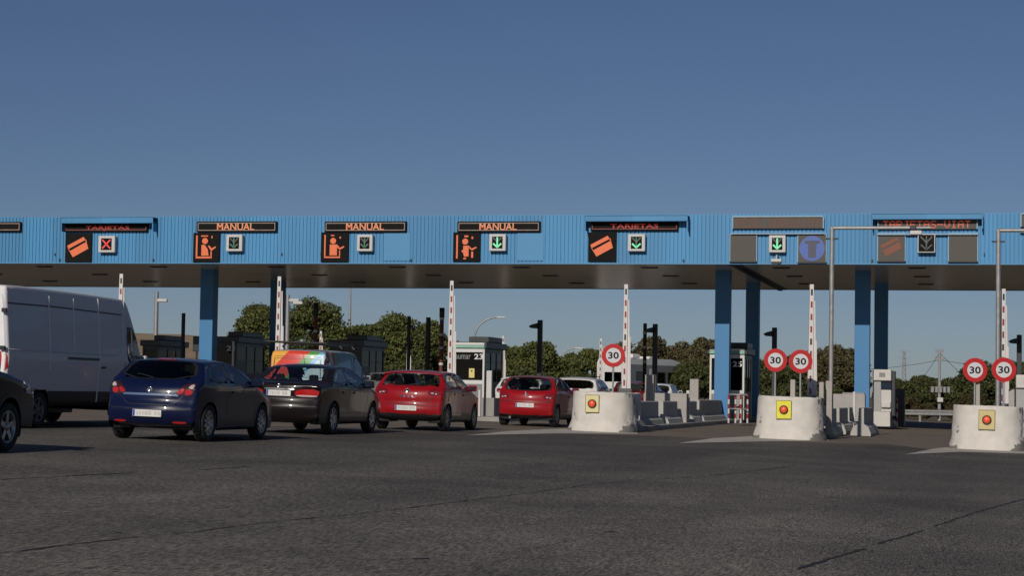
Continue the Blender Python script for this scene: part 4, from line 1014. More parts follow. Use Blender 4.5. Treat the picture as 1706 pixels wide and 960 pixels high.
def chipped(m):
    nt = m.node_tree; L = nt.links.new; b = nt.nodes['Principled BSDF']; old = b.inputs['Base Color'].links[0].from_socket
    tc = N(nt, 'ShaderNodeTexCoord'); sx = N(nt, 'ShaderNodeSeparateXYZ'); L(tc.outputs['Object'], sx.inputs[0])
    ab = N(nt, 'ShaderNodeMath', operation='ABSOLUTE'); L(sx.outputs[0], ab.inputs[0])
    r = N(nt, 'ShaderNodeMapRange'); r.inputs[1].default_value = .45; r.inputs[2].default_value = .9; r.inputs[3].default_value = 0; r.inputs[4].default_value = .23; L(ab.outputs[0], r.inputs[0])
    z = N(nt, 'ShaderNodeMapRange'); z.inputs[1].default_value = .0; z.inputs[2].default_value = .22; z.inputs[3].default_value = .10; z.inputs[4].default_value = 0; L(sx.outputs[2], z.inputs[0])
    no = N(nt, 'ShaderNodeTexNoise'); no.inputs['Scale'].default_value = 3.2; no.inputs['Detail'].default_value = 9; no.inputs['Roughness'].default_value = .65; L(tc.outputs['Object'], no.inputs['Vector'])
    a1 = N(nt, 'ShaderNodeMath', operation='ADD'); L(no.outputs[0], a1.inputs[0]); L(r.outputs[0], a1.inputs[1])
    a2 = N(nt, 'ShaderNodeMath', operation='ADD'); L(a1.outputs[0], a2.inputs[0]); L(z.outputs[0], a2.inputs[1])
    th = N(nt, 'ShaderNodeMapRange'); th.inputs[1].default_value = .70; th.inputs[2].default_value = .74; L(a2.outputs[0], th.inputs[0])
    mx = N(nt, 'ShaderNodeMix', data_type='RGBA'); mx.inputs[7].default_value = (.16, .155, .145, 1); L(th.outputs[0], mx.inputs[0]); L(old, mx.inputs[6]); L(mx.outputs[2], b.inputs['Base Color'])
chipped(K['block'])
def end_block(px0, px1, ytop, ybase, label, seed, front):
    rnd = random.Random(seed); c = ground_pt((px0+px1)/2, ybase)
    s = FOC/((c-CAM).dot(F_)); W = (px1-px0)/s/2; H = (ybase-ytop)/s; Dp = 1.0
    yc = c.y + Dp
    rt = thing('concrete_block', label, 'concrete block', (c.x, yc, G(c.x)), group='whitewashed concrete island ends', ry=math.atan(SLOPE))
    rings = [(1.0, -.05), (1.0, .05), (.985, .10), (.935, .22), (.92, .30), (.91, .305), (.905, .6), (.896, .62), (.89, H-.04), (.88, H-.008), (.86, H)]
    n = 72; mb = MB(); vs = []; e = 2.7
    for f, z in rings:
        for k in range(n):
            a = 2*PI*k/n; ca, sa = math.cos(a), math.sin(a); r = (abs(ca)**e + abs(sa)**e)**(-1/e)
            j = 1 + rnd.gauss(0, .0035 if z > .3 else .012)
            y = r*sa*Dp*f*j*(1.0 if sa < 0 else .8)
            vs.append((r*ca*W*f*j, y, z + rnd.gauss(0, .005)))
    m = len(rings); mb.add(vs, [(i*n+k, i*n+(k+1) % n, (i+1)*n+(k+1) % n, (i+1)*n+k) for i in range(m-1) for k in range(n)], 0, True)
    mb.add(vs[-n:], [tuple(range(n))], 0)
    o = mb.build('block', K['block'], rt)
    return rt, c.x, yc, G(c.x), W, H, Dp
blocks = []
for a, b, t, g, lab, sd in ((936, 1052, 653.5, 720, 'left of the three rounded whitewashed concrete blocks, with one speed sign', 1),
                            (1248, 1371, 661.5, 733, 'middle rounded whitewashed block with a bright yellow panel and two speed signs', 2),
                            (1579, 1709, 677, 751, 'rounded whitewashed block at the right edge, chipped on its left side', 3)):
    blocks.append(end_block(a, b, t, g, lab, sd, None))
def hazard_panel(bk, px, py, w, h, col, label, tilt):
    rt0, bx, yc, gz, W, H, Dp = bk
    f = .905; x = at_Y(px, py, yc-Dp*f).x - bx; z = at_Y(px, py, yc-Dp*f).z
    y = yc - Dp*f*(1-abs(min(1, abs(x)/(W*f)))**2.7)**(1/2.7) - .035
    rt = thing('warning_panel', label, 'warning light', (bx+x, y, z), group='warning lamps on the concrete blocks')
    rt.rotation_euler = (0, R(tilt), math.asin(max(-.5, min(.5, -(x/W)*.10))))
    m = mat('panel_'+label.split()[0], col, .45, var=.12)
    MB().box(-w/2, w/2, -.008, .008, -h/2, h/2, 0, .003).build('plate', m, rt)
    mb = MB(); t = .012
    for p in ((-w/2, w/2, h/2-t, h/2), (-w/2, w/2, -h/2, -h/2+t), (-w/2, -w/2+t, -h/2+t, h/2-t), (w/2-t, w/2, -h/2+t, h/2-t)): mb.box(p[0], p[1], -.016, -.007, p[2], p[3])
    mb.build('rim', mat('panel_rim', (.16, .14, .06), .6), rt)
    mb = MB(); mb.lathe([(.115, -.008), (.115, -.045), (.09, -.05), (.09, -.03)], 'y', 28); o = mb.build('bezel', K['trim'], rt)
    mb = MB(); mb.lathe([(.09, -.03), (.085, -.06), (.06, -.08), (.02, -.09), (.002, -.09)], 'y', 24); mb.build('lens', mat('amber_red_lens', (.75, .09, .03), .35, var=.2, scale=60, emit=(1, .12, .04), estr=.12), o)
hazard_panel(blocks[0], 987, 673, .37, .47, (.62, .55, .27), 'cream panel with an orange-red lamp on the left concrete block', 0)
hazard_panel(blocks[1], 1306, 683, .40, .49, (.68, .62, .03), 'fluorescent yellow panel with an orange-red lamp on the middle block', 0)
hazard_panel(blocks[2], 1644, 700, .40, .49, (.52, .43, .19), 'tan panel with an orange-red lamp on the chipped right block', 1)
K['signred'] = mat('sign_red', (.42, .010, .012), .4, var=.1); K['signwhite'] = mat('sign_white', (.55, .55, .56), .4, var=.06); K['galv'] = mat('galvanised_steel', (.30, .30, .295), .5, metal=.4, var=.35, scale=9, detail=6)
def speed_sign(px, py, r_px, base_py, Y, label, yaw=12):
    p = at_Y(px, py, Y); s = FOC/((p-CAM).dot(F_)); rad = .315; zb = at_Y(px, base_py, Y).z
    rt = thing('speed_limit_sign', label, 'road sign', (p.x, Y, zb), R(yaw), 'speed limit signs reading 30'); h = p.z - zb
    MB().lathe([(.001, .012), (rad, .012), (rad, -.004), (rad*.995, -.006)], 'y', 48, (0, 0, h)).build('back_plate', K['galv'], rt)
    f = MB(); f.lathe([(rad*.995, -.006), (rad*.64, -.006)], 'y', 48, (0, 0, h)); f.build('red_ring', K['signred'], rt)
    f = MB(); f.lathe([(rad*.64, -.006), (.001, -.006)], 'y', 48, (0, 0, h)); f.build('white_field', K['signwhite'], rt)
    t = MB(); add_text(t, '30', .185, (0, -.010, h), 0, .022, .29); t.build('number', K['black'], rt)
    MB().tube([(0, .045, -.05), (0, .045, h+rad*.6)], .026, 12).build('post', K['galv'], rt)
for a in ((1022, 592.5, 19, 655, 54.2, 'speed limit 30 sign standing alone on the left concrete block'),
          (1292, 600.5, 19, 664, 55.4, 'left one of the two 30 signs on the middle concrete block'),
          (1334, 602.5, 19, 664, 54.9, 'right one of the two 30 signs on the middle concrete block, before the raised boom'),
          (1624.5, 617, 21, 680, 54.1, 'left one of the two 30 signs on the right concrete block, over a square post'),
          (1672.5, 616.5, 21, 680, 53.9, 'right one of the two 30 signs on the right concrete block, before the lamp mast')): speed_sign(*a)
# square concrete posts
def post(px0, px1, ytop, ybase, Y, label):
    p = at_Y((px0+px1)/2, (ytop+ybase)/2, Y); s = FOC/((p-CAM).dot(F_)); w = (px1-px0)/s/2; zt = at_Y((px0+px1)/2, ytop, Y).z; zb = G(p.x)+.12
    mb = MB(); mb.box(-w, w, -w*1.05, w*1.05, 0, zt-zb, 0, .012)
    o = mb.build('concrete_post', K['kerbc'], None, (p.x, Y, zb)); tag(o, label, 'post', 'square concrete posts on the islands')
for a in ((1075.5, 1090, 625, 680, 63, 'tall square concrete post behind the barrier right of the left block'),
          (1150, 1164.5, 632, 690, 77, 'square concrete post standing before the scrub left of the number 25 booth'),
          (1317, 1325, 633, 664, 55.6, 'slim concrete post between the two signs of the middle block'),
          (1365, 1372.5, 637, 664, 55.9, 'left one of the close pair of concrete posts beside the lamp mast'),
          (1376, 1386.5, 635, 690, 56.4, 'right one of the close pair of concrete posts beside the lamp mast'),
          (1624, 1632.5, 640, 680, 54.3, 'concrete post right under a 30 sign on the right block'),
          (1680.5, 1690, 649, 680, 54.5, 'short concrete post at the far right, beside the white ticket cabinet')): post(*a)
def white_post(px0, px1, ytop, ybase, Y, label, m=None):
    p = at_Y((px0+px1)/2, (ytop+ybase)/2, Y); s = FOC/((p-CAM).dot(F_)); w = (px1-px0)/s/2; zt = at_Y((px0+px1)/2, ytop, Y).z; zb = G(p.x)+.1
    mb = MB(); mb.box(-w, w, -w, w, 0, zt-zb, 0, .01); o = mb.build('white_post', m or K['lampbox'], None, (p.x, Y, zb)); tag(o, label, 'post')
white_post(1143.5, 1149, 651, 701, 66, 'thin pale post in the gap between the jersey barriers')
white_post(1056, 1067, 655, 690, 57, 'short white stub post above the first jersey barrier')
white_post(1421, 1425, 653, 690, 70, 'thin white stub behind the middle barriers')
white_post(811, 820, 618, 668, 62.5, 'white slab post on the grey concrete between the two red cars', K['lampbox'])
white_post(797, 801, 650, 668, 61.8, 'short thin white stub beside the white slab post')
# walls across the islands
def wall(px0, px1, ytop, Y, th, m, label, name='concrete_wall'):
    a = at_Y(px0, ytop+15, Y); b = at_Y(px1, ytop+15, Y); zt = at_Y((px0+px1)/2, ytop, Y).z; cx = (a.x+b.x)/2; zb = G(cx)+.0
    mb = MB(); mb.box(-(b.x-a.x)/2, (b.x-a.x)/2, 0, th, 0, zt-zb, 0, .02); o = mb.build(name, m, None, (cx, Y, zb)); tag(o, label, 'wall'); return o
wall(1072, 1144, 655.5, 65.2, .5, K['kerbc'], 'pale concrete cross wall behind the left jersey barriers')
wall(1388, 1441, 657, 72, .5, K['kerbc'], 'pale concrete cross wall left of the right blue column')
wall(1403, 1440, 654.5, 74.5, .4, K['greyc'], 'greyer low wall just showing over the pale cross wall')
wall(780, 823, 663, 62.3, 1.2, K['greyc'], 'dark grey concrete island end between the two red cars')
# jersey barriers, seen along their shaded sides
def jersey(X, Y0, Y1, label, H=.80, m=None, wb=.30):
    zb = G(X)+.02
    prof = [(-wb, 0), (-wb, .08), (-wb+.07, .26), (-.09, .36), (-.075, H-.02), (-.055, H), (.055, H), (.075, H-.02), (.09, .36), (wb-.07, .26), (wb, .08), (wb, 0)]
    mb = MB(); L = Y1-Y0; n = len(prof); ch = .02
    vs = [(p[0], 0, p[1]) for p in prof] + [(p[0], L, p[1]) for p in prof]
    mb.add(vs, [tuple(range(n)), tuple(range(2*n-1, n-1, -1))] + [(i, i+n, (i+1) % n+n, (i+1) % n) for i in range(n)])
    # drainage notches under the foot
    o = mb.build('jersey_barrier', m or K['jersey'], None, (X, Y0, zb), (0, math.atan(SLOPE), 0)); tag(o, label, 'barrier', 'jersey barriers along the islands')
def Y_on(px, X, py=700): return at_X(px, py, X).y
xl, xm = IX['l'], IX['m']
jersey(xl+.33, 56.2, 61.0, 'nearest long grey jersey barrier behind the left concrete block')
jersey(xl+.35, 61.8, 64.7, 'second jersey barrier behind the left block, before the pale cross wall')
jersey(xl+.33, 67.4, 69.3, 'third jersey barrier behind the left block, short, past the thin pale post')
jersey(xl+.33, 69.9, 75.9, 'fourth jersey barrier behind the left block, up to the blue column', .84)
jersey(xm+.66, 57.2, 62.6, 'nearest long grey jersey barrier behind the middle concrete block')
jersey(xm+.68, 63.5, 67.4, 'second jersey barrier behind the middle block')
jersey(xm+.66, 68.4, 71.0, 'third jersey barrier behind the middle block, pale end face')
jersey(xm+1.5, 62.2, 66.8, 'jersey barrier behind the middle block standing right of the other three', .84)
jersey(IX['m']+1.35, 78.5, 90, 'dark shaded barrier right of the ticket machine', 1.0, K['greyc'])
# ------------------------------------------------------------------ raised booms
K['boomw'] = mat('boom_white', (.60, .575, .55), .5, var=.1, streak=True); K['boomr'] = mat('boom_red_mark', (.26, .035, .03), .5, var=.35, scale=9); K['boomk'] = mat('boom_dark_mark', (.03, .02, .02), .6)
def boom(px, ytop, Y, label, w=.17, group='raised entry booms', z0=1.05, marks=True, lean=0.):
    p = at_Y(px, 640, Y); zt = at_Y(px, ytop, Y).z; g = G(p.x)+.12; h = zt-g
    rt = thing('raised_boom', label, 'barrier boom', (p.x, Y, g), R(14), group, lean)
    MB().box(-.2, .2, -.2, .25, 0, z0, 0, .03).build('housing', mat('boom_housing', (.10, .10, .105), .6), rt)
    mb = MB()
    def taper(x0a, x0b, x1a, x1b, za, zb, y0, y1, m=0):
        vs = [(x0a, y0, za), (x0b, y0, za), (x0b, y1, za), (x0a, y1, za), (x1a, y0, zb), (x1b, y0, zb), (x1b, y1, zb), (x1a, y1, zb)]
        mb.add(vs, [(0,3,2,1),(4,5,6,7),(0,1,5,4),(1,2,6,5),(2,3,7,6),(3,0,4,7)], m)
    zz = z0-.15; xm_ = lambda z: -.01 - .02*(z-zz)/(h-zz)
    taper(-.10, .045, -.055, .050, zz, h, -.05, .05); mb.build('boom_arm', K['boomw'], rt)
    mb = MB(); taper(.060, .145, .060, .10, zz, zz+(h-zz)*.86, .0, .07); taper(.060, .175, .060, .15, zz, zz+(h-zz)*.52, .005, .065); mb.build('support_rail', K['boomw'], rt)
    if marks:
        mb = MB(); n = int((h-zz-.3)/.34)
        for k in range(n+1):
            z = h-.22-k*.34; t = (z-zz)/(h-zz); cx = -.027*(1-t) - .002*t
            mb.box(cx-.026, cx+.026, -.056, -.049, z-.085, z+.085, 1 if k == 0 or k % 5 == 4 else 0)
        mb.build('marking', [K['boomr'], K['boomk']], rt)
for px, yt, lab in ((198, 456.5, 'red-marked white boom rising above the grey panel van roof'), (462, 461, 'red-marked white boom raised before a dark column, above the striped van'),
                    (750, 468, 'red-marked white boom raised left of the number 23 booth'), (1041, 474, 'red-marked white boom raised right of the lone 30 sign'),
                    (1351, 474, 'slender white boom raised behind the right-hand 30 sign of the middle block'), (1671, 481.5, 'white boom raised beside the galvanised mast at the right edge')):
    boom(px, yt, 60 if px < 1100 else 56.5, lab)
for px, yt, lab in ((533, 552, 'small far white boom beside the red striped pole'), (679, 555, 'small far white boom before the pines, above the first red car'),
                    (837, 560, 'small far white boom right of the number 23 booth'), (1000, 564.5, 'small far white boom just left of the lone 30 sign')):
    boom(px, yt, 104, lab, group='raised exit booms', marks=px in (533, 1000, 837))
# ------------------------------------------------------------------ masts with arms
def gantry(px, ytop, arm_px, Y, label, box):
    p = at_Y(px, 600, Y); g = G(p.x)+.1; zt = at_Y(px, ytop, Y).z; xe = at_Y(arm_px, ytop, Y).x - p.x; h = zt-g
    rt = thing('lamp_mast', label, 'mast', (p.x, Y, g), group='galvanised masts with a side arm')
    MB().tube([(0, 0, 0), (0, 0, h+.03)], .062, 14).build('pole', K['galv'], rt)
    mb = MB(); mb.tube([(-.05, 0, h), (xe*.78, 0, h)], .05, 12); mb.tube([(xe*.78, 0, h), (xe, 0, h)], .036, 10); mb.build('arm', K['galv'], rt)
    MB().box(-.17, .17, -.05, .05, h-.32, h-.28, 0, .01).build('flange', K['trim'], rt)
    MB().box(-.14, .14, -.14, .14, 0, .03, 0, .008).build('base_plate', K['galv'], rt)
    if box:
        MB().box(xe*.80-.02, xe*.80+.14, -.1, .1, h-.06, h+.06, 0, .02).build('junction_box', K['trim'], rt)
        MB().box(xe*.80-.03, xe*.80+.30, -.12, .12, h-.20, h-.08, 0, .03).build('lamp_head', K['lampbox'], rt)
gantry(1384.5, 380, 1551, 57, 'galvanised mast whose arm crosses before the TARJETAS-VIAT board', True)
gantry(1662.5, 384, 1850, 56, 'galvanised mast at the right edge, its arm leaving the picture', True)
# ------------------------------------------------------------------ poles
K['dark'] = mat('dark_pole_paint', (.016, .02, .026), .55, var=.3); K['rust'] = mat('dark_red_pole', (.12, .022, .016), .6, var=.25, scale=4)
def cam_pole(px, ytop, cy, Y, label, side=-1, w=.092):
    p = at_Y(px, 600, Y); g = G(p.x)+.1; h = at_Y(px, ytop, Y).z-g; zc = at_Y(px, cy, Y).z-g
    rt = thing('camera_pole', label, 'camera pole', (p.x, Y, g), group='dark camera poles by the booths')
    MB().box(-w, w, -w, w, 0, h, 0, .015).build('pole', K['dark'], rt)
    mb = MB(); mb.tube([(0, -w, zc), (side*.2, -w-.12, zc+.06)], .04, 8); mb.build('bracket', K['dark'], rt)
    mb = MB(); x0, x1 = sorted((side*.05, side*.40)); mb.prism([(x0, zc-.06), (x1-.08, zc-.12), (x1, zc-.02), (x1-.05, zc+.08), (x0+.02, zc+.10)] if side > 0 else [(x1, zc-.10), (x1, zc+.12), (x0+.12, zc+.06), (x0, zc-.01), (x0+.08, zc-.08)], 'y', -w-.25, -w-.02); mb.build('camera', K['dark'], rt)
for a in ((899, 533.5, 544, 80, 'dark camera pole rising over the small rounded red car'), (1091, 540, 551, 80, 'dark camera pole above the motorhome'),
          (1290, 546, 557, 79, 'dark camera pole above the left 30 sign of the middle block'), (1698, 558, 569, 78, 'dark camera pole at the far right edge')): cam_pole(*a)
def plain_pole(px, ytop, Y, label, m, w=.08, bands=(), top=None, nm='pole'):
    p = at_Y(px, 600, Y); g = G(p.x)+.1; h = at_Y(px, ytop, Y).z-g
    rt = thing('striped_pole' if bands or top else 'dark_pole', label, 'pole', (p.x, Y, g))
    MB().tube([(0, 0, 0), (0, 0, h)], w, 12).build('shaft', m, rt)
    for by in bands:
        z = at_Y(px, by, Y).z-g; MB().lathe([(w+.005, z-.05), (w+.012, z-.04), (w+.012, z+.04), (w+.005, z+.05)], 'z', 14).build('band', K['lampbox'], rt)
    if top:
        z = at_Y(px, top, Y).z-g; MB().lathe([(w+.004, z), (w+.02, z+.02), (w+.02, h+.01), (.001, h+.012)], 'z', 14).build('cap', K['dark'], rt)
plain_pole(304, 522, 80, 'plain dark pole against the sky over the blue hatchback', K['dark'])
plain_pole(524.5, 505, 80, 'dark red pole with a black top before the tallest pine', K['rust'], .085, (552,), 527)
plain_pole(680.5, 527.5, 82, 'left one of two plain dark poles before the pines', K['dark'], .075)
plain_pole(712.5, 529, 82, 'right one of two plain dark poles before the pines', K['dark'], .10)
plain_pole(735, 513.5, 79, 'dark red pole with white bands beside the raised boom of the number 23 booth', K['rust'], .085, (531, 558, 580, 607), 530)
plain_pole(1074, 539, 82, 'thin dark red pole with pale bands over the motorhome', mat('wine_pole', (.035, .012, .012), .6), .075, (555, 579, 603))
def lamp_post(px, ytop, D, label, kind, arm=None):
    p = at_D(px, 620, D); g = G(p.x); h = at_D(px, ytop, D).z-g; k = D/FOC
    rt = thing('lamp_post', label, 'lamp post', (p.x, p.y, g), TH)
    if kind == 'straight':
        MB().tube([(0, 0, 0), (0, 0, h)], [.15 if D < 120 else .12, .11 if D < 120 else .06], 12).build('pole', K['galv'], rt)
        if arm:
            mb = MB()
            for dx, dy in arm: mb.box(dx*k-.25, dx*k+.30, -.15, .15, h-dy*k-.10, h-dy*k+.08, 0, .04)
            mb.build('lamp_head', K['lampbox'], rt)
            mb = MB(); mb.tube([(0, 0, h-arm[0][1]*k), (arm[-1][0]*k, 0, h-arm[-1][1]*k)], .05, 8); mb.build('arm', K['dark'], rt)
    else:
        dx, dy = arm; pts = [(0, 0, 0), (0, 0, h-dy*k*.9)] + [(dx*k*(1-math.cos(t)), 0, h-dy*k*.9 + dy*k*.9*math.sin(t)) for t in [PI/2*i/8 for i in range(1, 9)]]
        MB().tube(pts, [.09]+[.07]*(len(pts)-1), 10).build('pole', K['galv'], rt)
        MB().box(dx*k-.1, dx*k+.55, -.15, .15, h-.07, h+.06, 0, .04).build('lamp_head', K['lampbox'], rt)
lamp_post(258, 486, 113, 'leaning grey post with a small floodlight, over the blue hatchback rear', 'straight', [(9, 14)])
lamp_post(477, 491, 113, 'grey post with a double floodlight just right of the dark column', 'straight', [(10, 9), (16, 13)])
lamp_post(581, 478, 130, 'thin tapering lamp post between two pines, its top hidden by the canopy', 'straight')
lamp_post(790, 528, 150, 'curved lamp post rising behind the number 23 booth', 'curved', (38, 38))
lamp_post(939, 580, 170, 'small curved lamp post far behind the small rounded red car', 'curved', (20, 14))
# ------------------------------------------------------------------ toll booths
K['boothw'] = mat('booth_white_frame', (.55, .55, .53), .45, var=.08); K['boothg'] = mat('booth_grey_base', (.20, .195, .19), .7, var=.2); K['boothd'] = mat('booth_dark_panel', (.022, .026, .028), .4, var=.2)
K['boothgreen'] = mat('booth_green_band', (.20, .40, .30), .5); K['boothglass'] = glassmat('booth_glass', (.03, .033, .033), .45); K['teal'] = mat('teal_emblem', (.03, .16, .20), .5); K['yellowst'] = mat('yellow_notice', (.60, .50, .18), .5); K['num'] = mat('white_lettering', (.62, .62, .6), .5); K['numg'] = mat('grey_lettering', (.17, .19, .19), .5)
def booth(px0, px1, ytop, Y, L, label, num, bright, extra=None, npx=None, sill=.98):
    a = at_Y(px0, 640, Y).x; b = at_Y(px1, 640, Y).x; cx = (a+b)/2; g = G(cx)+.1; W = (b-a)/2; H = at_Y((px0+px1)/2, ytop, Y).z-g
    rt = thing('toll_booth', label, 'toll booth', (cx, Y, g), group='toll booths')
    fm = K['boothw'] if bright else K['boothd']
    MB().box(-W+.01, W-.01, .01, L, 0, sill, 0, .01).build('base', K['boothg'], rt)
    mb = MB(); p = .075
    for x in (-W, W-p):
        for y in (0, L-p): mb.box(x, x+p, y, y+p, .0, H-.27, 0, .008)
    mb.box(-W+p, W-p, 0, p, sill, sill+.15, 0, .006); mb.box(-W+p, W-p, 0, p, H-.42, H-.27, 0, .006); mb.build('frame', fm, rt)
    mb = MB()
    for x in (-W, W-p):
        mb.box(x+.01, x+p-.01, p, L-p, sill, sill+.1); mb.box(x+.01, x+p-.01, p, L-p, H-.42, H-.27)
        for q in (.36, .66): mb.box(x+.012, x+p-.012, L*q, L*q+.06, sill+.1, H-.42)
        mb.box(x+.02, x+p-.02, p, L*.36, sill+.1, sill+.55)
    mb.build('side_frame', K['boothd'], rt)
    MB().box(-W+p, W-p, .03, .042, sill+.15, H-.42).build('front_glass', K['boothglass'], rt)
    mb = MB()
    for x in (-W+.035, W-.045): mb.box(x, x+.01, p, L-p, sill+.1, H-.42)
    mb.build('side_glass', K['boothglass'], rt)
    mb = MB(); mb.box(-W+.1, W-.1, L*.45, L*.5, sill, H-.45); mb.box(-W+.15, W-.15, .5, 1.0, sill, sill+.25, 0, .03); mb.box(-.3, .2, 1.1, 1.4, sill, sill+.9, 0, .08); mb.box(-W+.08, -W+.12, .1, L*.7, sill, H-.5); mb.build('interior', K['inner'], rt)
    ro = MB().box(-W-.10, W+.10, -.06, L+.15, H-.27, H-.02, 0, .02).build('roof', K['boothd'], rt)
    if bright: MB().box(-W+.0, W+.0, -.075, -.061, H-.25, H-.15).build('green_band', K['boothgreen'], ro)
    if bright: MB().box(-W-.0, W+.0, -.073, -.061, H-.14, H-.05).build('white_band', K['boothw'], ro)
    MB().box(-W*.2, W+.05, .5, L-.4, H-.02, H+.20, 0, .03).build('roof_unit', K['boothd'], ro)
    mb = MB()
    if not num: return rt
    if npx: nx = at_Y(npx[0], npx[1], Y).x-cx; nz = at_Y(npx[0], npx[1], Y).z-g
    else: nx, nz = W*.55, H-.56
    add_text(mb, num, .21, (nx, -.004, nz), 0, .02, .36); mb.build('number', K['num'], rt)
    if extra:
        mb = MB(); add_text(mb, 'aumar', .17, (nx-.62, -.004, nz-.02), 0, .008, .62); mb.build('lettering', K['numg'], rt)
        mb = MB(); mb.prism([(nx-1.2, nz+.04), (nx-1.14, nz+.12), (nx-.98, nz+.10), (nx-.96, nz-.0), (nx-1.04, nz+.03), (nx-1.12, nz-.06)], 'y', -.008, .0); mb.build('emblem', K['teal'], rt)
        e = at_Y(786, 622, Y); mb = MB(); mb.box(e.x-cx-.11, e.x-cx+.11, -.02, .0, e.z-g-.18, e.z-g+.18, 0, .005); o = mb.build('yellow_notice', K['yellowst'], rt); MB().box(e.x-cx-.025, e.x-cx+.025, -.026, -.02, e.z-g+.05, e.z-g+.11).build('mark', K['black'], o)
    return rt
booth(753.5, 806.5, 569, 76.2, 3.1, 'white-framed toll booth marked 23 with a yellow notice in its window', '23', True, True, (797.5, 594.5))
booth(1182, 1240, 579, 78, 2.6, 'white-framed toll booth behind a blue column, number 25 on the glass', '25', True, None, (1228.5, 607))
booth(356, 393, 560, 80, 3.4, 'dark toll booth marked 21 behind the blue hatchback', '21', False, None, (384.5, 580.5))
booth(550, 602, 566, 81, 3.2, 'dark toll booth with a projecting roof behind the striped van', None, False)
booth(236, 262, 566, 80, 3.0, 'dark toll booth half hidden by the front of the panel van', None, False)
p = at_Y(391, 600, 79.9); mb = MB(); mb.box(-.04, .04, -.04, .04, 0, 2.35, 0, .01); tag(mb.build('white_post', K['boothw'], None, (p.x, 79.7, G(p.x)+.1)), 'tall thin white post right of the number 21', 'post')
p = at_Y(328, 574, 78); g = G(p.x)+.1; rt = thing('dark_sign', 'dark square display board just left of the left blue column', 'sign', (p.x, 78, g))
a, b, c, d = rectY(322, 560.5, 335, 586, 78); MB().box(a-p.x, b-p.x, -.06, .06, c-g, d-g, 0, .02).build('panel', K['boothd'], rt); MB().tube([(0, 0, 0), (0, 0, c-g)], .04, 8).build('post', K['dark'], rt)
# ticket machine and cabinets
def kiosk(px0, px1, ytop, ybot, Y, label, detail=True):
    a = at_Y(px0, 640, Y).x; b = at_Y(px1, 640, Y).x; cx = (a+b)/2; g = G(cx)+.1; W = (b-a)/2; H = at_Y((px0+px1)/2, ytop, Y).z-g
    rt = thing('ticket_machine', label, 'ticket machine', (cx, Y, g))
    m = mat('machine_cream', (.50, .48, .45), .5, var=.08)
    MB().box(-W, -W*.1, 0, .7, 0, H-.42, 0, .02).build('side_column', mat('machine_grey', (.30, .30, .29), .5), rt)
    hd = MB().box(-W, W, -.1, .75, H-.42, H, 0, .03).build('head', m, rt)
    MB().box(-.1, .12, -.106, -.099, H-.28, H-.12).build('label_plate', mat('machine_label', (.2, .19, .17), .5), hd)
    MB().box(-W*.1, W, .05, .7, H-.76, H-.42, 0, .01).build('screen', mat('machine_screen', (.01, .02, .04), .15), rt)
    MB().box(-W*.1, W, -.03, .7, .55, H-.76, 0, .02).build('front_panel', m, rt)
    MB().box(-W, W*.9, -.02, .7, 0, .55, 0, .02).build('plinth', m, rt)
    MB().box(-W*.05, W*.95, -.16, .0, H-1.42, H-1.20, 0, .03).build('tray', K['lampbox'], rt)
    MB().box(W+.01, W+.14, .0, .6, .4, H-.05, 0, .02).build('side_cover', K['boothd'], rt)
kiosk(1454, 1485, 616, 672, 77.2, 'cream ticket machine right of the right blue column')
kiosk(1692.5, 1730, 625, 690, 66, 'cream ticket machine cut off by the right edge')
p = at_Y(1498, 660, 84); g = G(p.x)+.1; a, b, c, d = rectY(1486, 648, 1507, 674, 84)
rt = thing('mesh_screen', 'dark framed mesh screen right of the ticket machine', 'screen', (p.x, 84, g)); MB().box(a-p.x, b-p.x, 0, .05, c-g-.9, d-g, 0, .01).build('panel', K['boothd'], rt)
mb = MB(); mb.tube([(a-p.x, 0, 0), (a-p.x, 0, d-g), (b-p.x, 0, d-g), (b-p.x, 0, 0)], .03, 8); mb.build('frame', K['galv'], rt)
# red and white guard hoops
def hoop(px0, px1, ytop, Y, label, nleg=3):
    a = at_Y(px0, 680, Y).x; b = at_Y(px1, 680, Y).x; cx = (a+b)/2; g = G(cx)+.1; W = (b-a)/2; H = at_Y((px0+px1)/2, ytop, Y).z-g
    rt = thing('guard_hoop', label, 'guard rail', (cx, Y, g))
    for k in range(nleg):
        x = -W + 2*W*k/(nleg-1); y = .25*(k % 2)
        mb = MB(); nb = 6
        for q in range(nb): mb.tube([(x, y, H*q/nb), (x, y, H*(q+1)/nb)], .035, 10, q % 2, cap=False)
        mb.build('leg', [K['lampbox'], mat('hoop_red', (.25, .02, .02), .5)] if k == 0 else list(rt.children[0].data.materials), rt)
    mb = MB(); mb.tube([(-W, 0, H), (0, .25 if nleg > 2 else 0, H), (W, 0, H)], .035, 10); mb.tube([(-W, 0, H*.5), (0, .25 if nleg > 2 else 0, H*.5), (W, 0, H*.5)], .03, 8); mb.build('rail', K['galv'], rt)
hoop(1214, 1244, 658, 71, 'red and white hoop rail right of the nearer blue column', 4)
hoop(1464, 1494, 665, 78.5, 'red and white hoop rail before the ticket machine', 4)
p = at_Y(1230, 680, 72); mb = MB(); mb.box(-.14, .14, 0, .3, 0, 1.0, 0, .02); tag(mb.build('grey_cabinet', mat('cabinet_grey', (.25, .24, .225), .6), None, (p.x, 72, G(p.x)+.1)), 'small grey cabinet inside the hoop rail by the nearer blue column', 'cabinet')
